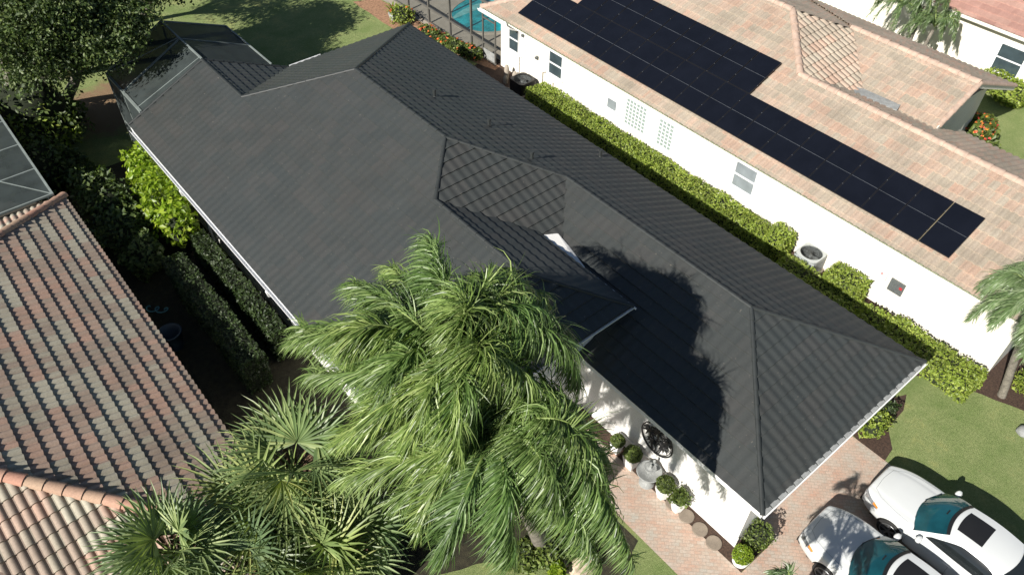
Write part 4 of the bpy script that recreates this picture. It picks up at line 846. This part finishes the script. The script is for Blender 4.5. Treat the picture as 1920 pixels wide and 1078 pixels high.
# dark left alley
a0, a1 = at(262, 300, 1.6), at(335, 410, 1.6)
t = thing('shrub', 'bright lime green leafy shrubbery in full sun beside the left eave', 'shrub', ((a0.x+a1.x)/2, (a0.y+a1.y)/2, 0)); mb = MB(); cb = MB()
for k in range(7):
    p = at(258+(k/6)*72+rnd.uniform(-6, 6), 292+(k/6)*115, 1.8); r_ = .62; blob(mb, (p.x, p.y, 1.5), (r_, r_, .75), 620, .13, 50+k, .3); coreblob(cb, (p.x, p.y, 1.0), (r_, r_, 1.1), 50+k)
obj('foliage', mb, 'bright', t); obj('dark_core', cb, 'core', t)
def hedge_line(label, p0, p1, w, z, mat, seed, dens=300, size=.07):
    """a clipped hedge between two ground points, parallel to the houses"""
    return hedge('hedge', label, min(p0[0], p1[0])-w/2, max(p0[0], p1[0])+w/2, min(p0[1], p1[1]), max(p0[1], p1[1]), z, mat, seed=seed, dens=dens, size=size)
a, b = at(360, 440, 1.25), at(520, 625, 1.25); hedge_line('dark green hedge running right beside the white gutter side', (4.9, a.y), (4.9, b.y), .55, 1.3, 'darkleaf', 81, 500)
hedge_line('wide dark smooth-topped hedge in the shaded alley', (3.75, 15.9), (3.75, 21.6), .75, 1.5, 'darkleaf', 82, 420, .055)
for k, (px, py, z, s) in enumerate(((195, 365, 1.8, .95), (232, 410, 1.6, .9), (258, 455, 1.4, .75), (170, 330, 1.8, .8))):
    a = at(px, py, z); shrub(['tall dark shrub behind the left house eave, second from the back', 'dark leafy shrub in the alley touched by sun on one side', 'dark shrub at the head of the smooth-topped hedge', 'dark shrub at the back corner of the left house'][k], (a.x, a.y, z*.6), (s, s, z*.55), 1500, .11, 'oak', seed=90+k)
for k, (px, py, z, s) in enumerate(((60, 290, 1.6, 1.2), (40, 215, 2.0, 1.6), (95, 200, 1.0, 1.1), (120, 300, 1.0, .8), (30, 160, 3.0, 1.8))):
    a = at(px, py, z); shrub(['green shrub mass beside the left screen cage', 'leafy shrub with sunlit yellow leaves at the left edge', 'shrub under the big tree at the edge of the bare patch', 'low shrub behind the left house', 'tall shrub below the big tree at the left edge'][k], (a.x, a.y, z*.6), (s, s, z*.6+.3), 1800, .12, 'oak' if k != 1 else 'hedge', seed=95+k)
a = at(2, 173, 1.5)
def tree(label, g, c, r, n, seed, mat='oak', size=.088, lobes=12, shell=.55):
    g = V(g); t = thing('tree', label, 'tree', g, 'trees behind the houses'); rnd = random.Random(seed); mb = MB(); c = V(c)
    mb.tube([g, g.lerp(c, .35)+V((.15, .1, 0)), g.lerp(c, .75)], [.26, .2, .14], 10); cr = MB()
    for i in range(lobes):
        an = i*2.4; q = c+V((cos(an)*r*.62, sin(an)*r*.62, rnd.uniform(-.25, .5)*r*.55)) if i else c+V((0, 0, r*.25))
        mb.tube([g.lerp(c, .6), g.lerp(c, .6).lerp(q, .5)+V((0, 0, .2)), q], [.10, .07, .03], 6); s = r*rnd.uniform(.38, .52)
        blob(cr, q, (s, s, s*.72), n//lobes, size, seed*10+i, .45, shell=shell, freq=1.8)
    obj('trunk', mb, 'bark', t); obj('crown', cr, mat, t); return t
for lb_, (px, py), z, r, n, sd in (('broad dark oak filling the top left corner', (72, 48), 5.2, 2.9, 48000, 1), ('oak overhanging the dark screen cage at top left', (185, 40), 5.4, 2.0, 24000, 2), ('dark oak at the far left edge, highest of the trees', (10, 10), 6.2, 3.2, 30000, 3),
                             ('shaded tree at the top edge behind the screen cage', (190, -40), 5.5, 2.3, 18000, 4), ('tree at the top edge left of the lawn', (320, -50), 4.6, 2.0, 15000, 5)):
    a = at(px, py, z); tree(lb_, (a.x-2.2, a.y+(4.2 if sd != 3 else 1), 0), (a.x, a.y, z), r, n, sd)
# trees just beyond the frame that throw the shade on the back lawn
tree('tall tree beyond the top edge shading the back lawn', (7.2, 41.4, 0), (7.6, 38.6, 5.8), 2.7, 12000, 6)
tree('small tree beyond the top edge', (9.8, 44.5, 0), (9.8, 42.8, 5.6), 2.8, 11000, 7)
# ================================================================== PALMS
def path(c, *pp):
    out = []
    for (mx_, my_, mz_, tx, ty, tz) in pp:
        m_, t_ = at(mx_, my_, mz_), at(tx, ty, tz); out.append((m_*2-(V(c)+t_)*.5, t_))
    return out
def ring(c, n, r, z, seed, up=.55, droop=1.1):
    rnd = random.Random(seed); out = []; c = V(c)
    for i in range(n):
        az = i*2.39996+rnd.uniform(-.2, .2); e = rnd.uniform(.1, 1); L = r*rnd.uniform(.8, 1.1); d = V((cos(az), sin(az), 0))
        mid = c+d*L*.5+V((0, 0, up*r*(.3+.7*e))); tip = c+d*L*(1-.35*e)+V((0, 0, r*(.75*e-droop*.55))); out.append((mid*2-(c+tip)*.5, tip))
    return out
cA = at(835, 655, 8.5)
A = path(cA,
 (825, 520, 9.4, 800, 445, 8.1), (740, 575, 9.4, 660, 530, 7.9), (690, 620, 9.2, 545, 640, 7.1), (720, 690, 9, 580, 700, 6.9), (930, 560, 9.4, 960, 510, 8.1), (985, 570, 9.3, 1075, 665, 7.1),
 (900, 545, 9.5, 905, 520, 8.5), (1010, 610, 9, 1085, 730, 6.7), (745, 745, 8.9, 640, 830, 6.7), (700, 655, 8.5, 560, 610, 7.5), (960, 680, 9, 1030, 770, 6.9), (800, 740, 9.1, 770, 850, 6.9), (870, 730, 9.1, 890, 830, 6.9), (920, 620, 9.2, 1000, 650, 7.7),
 (790, 560, 8.9, 730, 500, 7.7), (960, 540, 8.7, 1040, 590, 6.9), (870, 590, 9.7, 850, 560, 9.5))
queen_palm('tall queen palm with windswept drooping fronds over the charcoal roof', (6.3, 8.6, 0), cA, A+ring(cA, 10, 2.2, 0, 31, .5, .8), 1, L=.84, nl=380, wd=.027)
cB = at(935, 805, 7.4)
B = path(cB,
 (1090, 815, 8, 1140, 960, 5.6), (1060, 790, 8.2, 1120, 870, 6.4), (820, 800, 7.8, 640, 815, 6.8), (800, 850, 7.7, 640, 895, 6), (870, 930, 7.7, 830, 1050, 5.8), (950, 930, 7.8, 960, 1060, 5.8), (1080, 860, 7.8, 1190, 1060, 5),
 (850, 870, 7.6, 740, 940, 5.7), (1000, 740, 8.2, 1080, 760, 7), (900, 730, 8.2, 850, 720, 7.2), (1040, 900, 7.4, 1130, 1060, 5), (790, 760, 7.6, 690, 740, 6.6), (980, 870, 7.6, 1020, 970, 5.8))
queen_palm('lower queen palm with long fronds reaching over the paver walkway', (6.9, 6.6, 0), cB, B+ring(cB, 7, 2.1, 0, 32, .45, .9), 2, L=.84, nl=380, wd=.027)
cX = V((8.15, 1.05, 4.0)); queen_palm('small palm just below the frame beside the walkway, shading a car bonnet', (8.1, 1.0, 0), cX, ring(cX, 15, 1.15, 0, 44, .7, .5), 30, L=.30, nl=60, name='date_palm', mat='pygmy', tr=.11, boot=False)
cC = at(550, 880, 4.4); fan_palm('pale green fan palm between the houses', (cC.x+.1, cC.y+.1, 0), cC, 17, 3, 1.25, .8)
cD = at(325, 1035, 4.4); fan_palm('fan palm in front of the sage and terracotta roof', (cD.x+.05, cD.y, 0), cD, 15, 4, 1.05, .55, 'sabal2', elev=(.15, 1.25))
cE = at(650, 1030, 3.4); fan_palm('smaller fan palm at the bottom of the shaded garden', (cE.x, cE.y, 0), cE, 10, 5, 1.1, .7, 'sabal2', elev=(.1, 1.2))
cH = at(520, 985, 3.9); fan_palm('fan palm with upright blades left of the smaller one', (cH.x, cH.y, 0), cH, 10, 6, 1.15, .65, 'sabal', elev=(.1, 1.2))
cI = at(450, 1075, 4.0); fan_palm('fan palm at the bottom edge below the others', (cI.x, cI.y, 0), cI, 10, 7, 1.1, .65, 'sabal2')
cJ = at(470, 960, 3.9); fan_palm('pale fan palm squeezed between the pale green one and the tiled roof corner', (cJ.x, cJ.y, 0), cJ, 9, 9, 1.15, .7, 'sabal', elev=(.0, 1.1))
cK = at(590, 1060, 3.7); fan_palm('fan palm at the bottom edge between two others, with upright tips', (cK.x, cK.y, 0), cK, 9, 10, 1.15, .7, 'sabal', elev=(.3, 1.2))
for k, (px, py, s, m) in enumerate(((765, 965, .5, 'box'), (1015, 960, .5, 'oak'), (1030, 1030, .5, 'box'), (985, 1040, .45, 'box'), (1045, 1065, .2, 'bright'), (1080, 1015, .4, 'oak'), (590, 960, .6, 'oak'), (880, 960, .5, 'oak'), (700, 1060, .6, 'darkleaf'))):
    a = at(px, py, .5); shrub(['dim olive bush in the dark garden under the queen palms', 'dark plant beside the pale trunk', 'green bush left of the large boulder', 'green bush under the long frond tips', 'tiny yellow green plant by the large boulder', 'dark foliage behind the large boulder', 'brown shaded undergrowth below the pale fan palm', 'shaded shrub in the middle of the dark garden', 'dark groundcover shrub at the bottom edge'][k], (a.x, a.y, .45), (s, s, s*.9), 900, .08, m, seed=120+k)
cR = at(1945, 588, 4.0); queen_palm('palm arching in over the cream wall at the right edge', (21.15, 1.3, 0), cR, ring(cR, 26, 1.8, 0, 3), 8, L=.55, nl=190, mat='pygmy', tr=.10, boot=False)
for k, (px, py, z) in enumerate(((1688, 12, 3.0), (1752, 50, 2.6), (1738, 5, 3.4))):
    c = at(px, py, z); queen_palm(['small bushy palm at the top edge against the cream wall', 'small bushy palm in front of the rose-roofed house corner', 'small palm behind the other two at the top right'][k], (c.x+.05, c.y, 0), c, ring(c, 18, 1.35, 0, 10+k), 20+k, L=.36, nl=60, name='date_palm', mat='pygmy', tr=.08, boot=False, group='small palms between the cream houses')
# ================================================================== CARS
def car(label, cx_, cy_, badge):
    t = thing('parked_car', label, 'car', (0, 0, 0))
    # --- lower body, lofted nose to tail
    xs = [-2.40, -2.36, -2.25, -2.0, -1.6, -1.1, -.6, -.1, .4, .8, 1.1, 1.45, 1.8, 2.05, 2.22, 2.32, 2.36]; hw = .91
    rows = []
    for x in xs:
        f = max(0, (x-1.25)/1.13); b = max(0, (-x-1.5)/.93)
        w = hw*(1-.30*f**2.4)*(1-.16*b**2.4); hb = .93-.06*max(0, (x-.9)/1.45)**1.0-.10*max(0, (x-1.7)/.7)**2-.03*b
        crown = .075*(1 if x > 0 else .6); lo = .19+.05*f+.06*b
        sec = [(w*.86, lo), (w*.97, lo+.10), (w*1.0, .48), (w*1.0, .64), (w*.975, .78 if f < .6 else .70+.08*(1-f)), (w*.93, hb-.015), (w*.80, hb+.03), (w*.62, hb+.035), (w*.58, hb+.055), (w*.3, hb+crown-.005), (0, hb+crown)]
        rows.append([(x, y, z) for y, z in sec])
    for e, k, xx in ((0, .9, -2.43), (-1, .88, 2.41)):
        r_ = rows[e]; cz_ = .5; new = [(xx-(.02 if e else -.02)*abs(z-cz_), y*k, cz_+(z-cz_)*.86) for x, y, z in r_]
        rows = [new]+rows if e == 0 else rows+[new]
    full = [[(x, y, z) for x, y, z in r_]+[(x, -y, z) for x, y, z in r_[-2::-1]] for r_ in rows]; nc = len(full[0]); mb = MB()
    mb.add([p for r_ in full for p in r_], [(i*nc+j, (i+1)*nc+j, (i+1)*nc+j+1, i*nc+j+1) for i in range(len(full)-1) for j in range(nc-1)]+[tuple((i*nc) for i in range(0)) or tuple(range(nc))]+[tuple(range((len(full)-1)*nc, len(full)*nc))[::-1]], True)
    body = obj('body', mb, 'paint', t, local=True)
    md = body.modifiers.new('s', 'SUBSURF'); md.levels = 2; md.render_levels = 2
    cut = MB()
    for x in (1.38, -1.45):
        for s in (-1, 1): cut.tube([(x, s*.62, .34), (x, s*1.1, .34)], .385, 32)
    cme = bpy.data.meshes.new('c'); cme.from_pydata(cut.v, [], cut.f); bmx = bmesh.new(); bmx.from_mesh(cme); bmesh.ops.remove_doubles(bmx, verts=bmx.verts, dist=1e-4); bmesh.ops.recalc_face_normals(bmx, faces=bmx.faces); bmx.to_mesh(cme); bmx.free()
    bmx = bmesh.new(); bmx.from_mesh(body.data); bmesh.ops.recalc_face_normals(bmx, faces=bmx.faces); bmx.to_mesh(body.data); bmx.free()
    co = bpy.data.objects.new('c', cme); COL.objects.link(co); bo = body.modifiers.new('b', 'BOOLEAN'); bo.operation = 'DIFFERENCE'; bo.object = co; bo.solver = 'EXACT'
    dg = bpy.context.evaluated_depsgraph_get(); nm = bpy.data.meshes.new_from_object(body.evaluated_get(dg)); body.modifiers.clear(); body.data = nm; nm.set_sharp_from_angle(angle=radians(35))
    bpy.data.objects.remove(co)
    if not nm.materials: nm.materials.append(M['paint'])
    mb = MB()
    for x in (1.38, -1.45):
        for s in (-1, 1): mb.tube([(x, s*.55, .34), (x, s*.66, .34)], .375, 24)
    mb.bb((-2.0, -.7, .16), (2.0, .7, .3)); obj('wheel_arch_liner', mb, 'black', t, local=True)
    # --- cabin
    NF, NS = 11, 17
    def ringp(xf, xr, w, bf, br, z, zc):
        ps = []
        for i in range(NF): y = w*.97*(1-2*i/(NF-1)); ps.append(V((xf-bf*(y/w)**2, y, z+zc*(1-(y/w)**2))))       # front, left to right
        for i in range(NS): k = i/(NS-1); x = (xf-bf-.05)+((xr+br+.05)-(xf-bf-.05))*k; ps.append(V((x, -w*(1-.05*(2*k-1)**2), z)))
        for i in range(NF): y = -w*.97*(1-2*i/(NF-1)); ps.append(V((xr+br*(y/w)**2, y, z+zc*(1-(y/w)**2))))
        for i in range(NS): k = 1-i/(NS-1); x = (xf-bf-.05)+((xr+br+.05)-(xf-bf-.05))*k; ps.append(V((x, w*(1-.05*(2*k-1)**2), z)))
        return ps
    B0 = ringp(1.24, -2.0, .835, .30, .18, .905, .04); T0 = ringp(.38, -1.12, .60, .13, .10, 1.40, .045); n = len(B0); K = 6
    def S(i, s, off=0.0):
        p = B0[i % n].lerp(T0[i % n], s); c = V((p.x*.15, 0, 0)); q = V((p.x, p.y, 0))-V((max(-.9, min(.1, p.x)), 0, 0)); q = q.normalized() if q.length > 0 else q
        return p+q*(.055*sin(pi*s)+off)+V((0, 0, .02*sin(pi*s)+off*.7))
    mb = MB(); mb.add([S(i, k/K) for k in range(K+1) for i in range(n)], [(k*n+i, k*n+(i+1) % n, (k+1)*n+(i+1) % n, (k+1)*n+i) for k in range(K) for i in range(n)], True)
    fr_, re = T0[:NF], T0[NF+NS:NF+NS+NF][::-1]; G_ = 10
    def RF(i, k, up=0):
        a_, b_ = fr_[i], re[i]; p = a_.lerp(b_, k); return V((p.x, p.y*(1+.03*sin(pi*k)), p.z+.045*sin(pi*k)+up))
    mb.add([RF(i, k/G_) for k in range(G_+1) for i in range(NF)], [(k*NF+i, k*NF+i+1, (k+1)*NF+i+1, (k+1)*NF+i) for k in range(G_) for i in range(NF-1)], True)
    # side seams to roof edge
    sd1 = T0[NF:NF+NS]; sd2 = T0[2*NF+NS:]
    for sdp, col in ((sd1, NF-1), (sd2[::-1], 0)):
        m_ = len(sdp); vs = list(sdp)+[RF(col, i/(m_-1)) for i in range(m_)]; mb.add(vs, [(i, i+1, m_+i+1, m_+i) for i in range(m_-1)], True)
    obj('cabin', mb, 'paint', t, local=True)
    def patch(name, i0, i1, s0, s1, mat, off=.008, curve=0, par=t):
        mb = MB(); m_ = i1-i0+1; Kk = 6; vs = []
        for k in range(Kk+1):
            for i in range(m_):
                tt = i/(m_-1); e = (abs(2*tt-1))**curve if curve else 0; lo_ = s0; hi = s1-(s1-s0)*.72*e*(1 if curve else 0)
                vs.append(S(i0+i, lo_+(hi-lo_)*k/Kk, off))
        mb.add(vs, [(k*m_+i, k*m_+i+1, (k+1)*m_+i+1, (k+1)*m_+i) for k in range(Kk) for i in range(m_-1)], True); return obj(name, mb, mat, par, local=True)
    patch('windscreen_surround', 0, NF-1, -.02, .985, 'black', .006); ws = patch('windscreen', 0, NF-1, .07, .90, 'wind', .012)
    patch('side_window', NF+1, NF+NS-2, .14, .93, 'cglass', .008, 5); patch('side_window', 2*NF+NS+1, n-2, .14, .93, 'cglass', .008, 5)
    patch('rear_window', NF+NS, NF+NS+NF-1, .08, .97, 'cglass', .010)
    a_, b_ = S(2, .08, .02), S(6, .10, .02); mb = MB(); mb.bar(a_, b_, .015, .015); mb.bar(S(6, .08, .02), S(9, .11, .02), .015, .015); obj('wiper', mb, 'black', ws, local=True)
    mb = MB(); mb.box((.60, 0, 1.335), (.07, .16, .05)); obj('rear_view_mirror', mb, 'black', t, local=True)
    mb = MB(); ks = [.07+.44*i/6 for i in range(7)]
    vs = []
    for k in ks:
        for i in range(7): q = RF(2+i, k, .006) if 0 < i < 6 else RF(2+i, k, .006); vs.append(q)
    mb.add(vs, [(a*7+i, a*7+i+1, (a+1)*7+i+1, (a+1)*7+i) for a in range(6) for i in range(6)], True); obj('sunroof', mb, 'black', t, local=True)
    # --- details
    for s in (-1, 1):
        mb = MB(); coreblob(mb, (0, 0, 0), (.085, .12, .075), 3, 12, 1.0); mb.v = [(x+.72, y+s*1.0, z+1.0) for x, y, z in mb.v]; mb.bar((.74, s*.86, .93), (.72, s*.95, .97), .07, .04); obj('wing_mirror', mb, 'paint', t, local=True)
    mb = MB(); mb.box((2.38, 0, .34), (.07, 1.15, .13)); obj('bumper_intake', mb, 'black', t, local=True)
    if badge: mb = MB(); mb.tube([(2.16, 0, .862), (2.165, 0, .874)], .042, 18); bd = obj('badge', mb, 'black', t, local=True); mb = MB(); mb.tube([(2.165, 0, .873), (2.167, 0, .877)], .026, 18); obj('badge_centre', mb, 'wtrim', bd, local=True)
    for x in (1.38, -1.45):
        for s in (-1, 1):
            mb = MB(); mb.tube([(x, s*.68, .335), (x, s*.70, .335), (x, s*.885, .335), (x, s*.90, .335)], [.30, .335, .335, .315], 36); wl = obj('wheel', mb, 'rubber', t, local=True)
            mb = MB(); yy = s*.905; mb.tube([(x+.235*cos(2*pi*i/32), yy, .335+.235*sin(2*pi*i/32)) for i in range(33)], .014, 6, False); mb.tube([(x, s*.88, .335), (x, s*.915, .335)], .05, 14)
            for k in range(10): a = 2*pi*(k//2)/5+(k % 2)*.32; mb.bar((x, yy, .335), (x+.23*cos(a), yy-.005*s, .335+.23*sin(a)), .03, .02, up=V((0, 1, 0)))
            obj('rim', mb, 'alloy', wl, local=True)
    # shut lines follow the body surface
    import mathutils
    bt = mathutils.bvhtree.BVHTree.FromPolygons([v.co.copy() for v in body.data.vertices], [tuple(p.vertices) for p in body.data.polygons])
    def onbody(pts, push):
        out = []
        for p in pts:
            q, nn, _, _ = bt.find_nearest(V(p)); out.append(q+nn*push)
        return out
    def seam(pts, name='panel_gap', mat='acdark', r=.0035, sub=6):
        pts = [V(p) for p in pts]; q = [pts[i].lerp(pts[i+1], k/sub) for i in range(len(pts)-1) for k in range(sub)]+[pts[-1]]
        mb = MB(); mb.tube(onbody(q, .001), r, 4); obj(name, mb, mat, t, local=True)
    def plate(name, fn, nu, nv, mat, push, par=t):
        mb = MB(); pts = onbody([fn(i/nu, j/nv) for i in range(nu+1) for j in range(nv+1)], push)
        mb.add(pts, [(i*(nv+1)+j, i*(nv+1)+j+1, (i+1)*(nv+1)+j+1, (i+1)*(nv+1)+j) for i in range(nu) for j in range(nv)], True); return obj(name, mb, mat, par, local=True)
    for s in (-1, 1):
        hl = plate('headlight', lambda u, v: (2.42-.50*u**1.5, s*(.44+.42*u), .62+.05*u+.17*v*(1-.45*u)), 12, 5, 'lamp', .006)
        plate('lamp_housing', lambda u, v: (2.40-.20*u, s*(.50+.14*u), .655+.08*v), 4, 3, 'steel', .010, hl)
        plate('indicator', lambda u, v: (2.06-.16*u, s*(.80+.06*u), .70+.09*v*(1-.3*u)), 4, 3, 'amber', .010, hl)
        plate('grille_kidney', lambda u, v: (2.44, s*(.05+.27*u), .56+.20*v), 6, 4, 'black', .007)
        plate('fog_lamp_recess', lambda u, v: (2.40-.1*u, s*(.52+.22*u), .30+.12*v), 5, 3, 'black', .006)
        seam([(1.15, s*.74, 1.0), (1.6, s*.70, 1.0), (2.0, s*.60, .95), (2.22, s*.42, .85)])
        seam([(.98, s*1.0, .88), (1.0, s*1.0, .6), (.96, s*1.0, .3)]); seam([(-.12, s*1.0, .90), (-.14, s*1.0, .3)]); seam([(-1.08, s*1.0, .90), (-1.0, s*1.0, .65)])
        seam([(1.9, s*1.0, .80), (.9, s*1.0, .80), (-.5, s*1.0, .79), (-2.1, s*1.0, .80)], 'shoulder_line', 'wtrim', .004)
        for x in (.02, -.98): a_, b_ = onbody([(x, s*1.0, .77), (x-.2, s*1.0, .77)], .02); mb = MB(); mb.bar(a_, b_, .022, .028); obj('door_handle', mb, 'paint', t, local=True)
    seam([(2.22, -.42, .85), (2.26, 0, .86), (2.22, .42, .85)]); seam([(-1.95, -.72, 1.0), (-1.95, 0, 1.1), (-1.95, .72, 1.0)])
    t.location = (cx_, cy_, .012); t.rotation_euler = (0, 0, pi/2); return t
car('white sedan parked nearest the lawn, with black sunroof', 15.03, -.32, False)
car('white sedan with palm shadow across its bonnet, at the bottom edge', 12.68, .06, True)
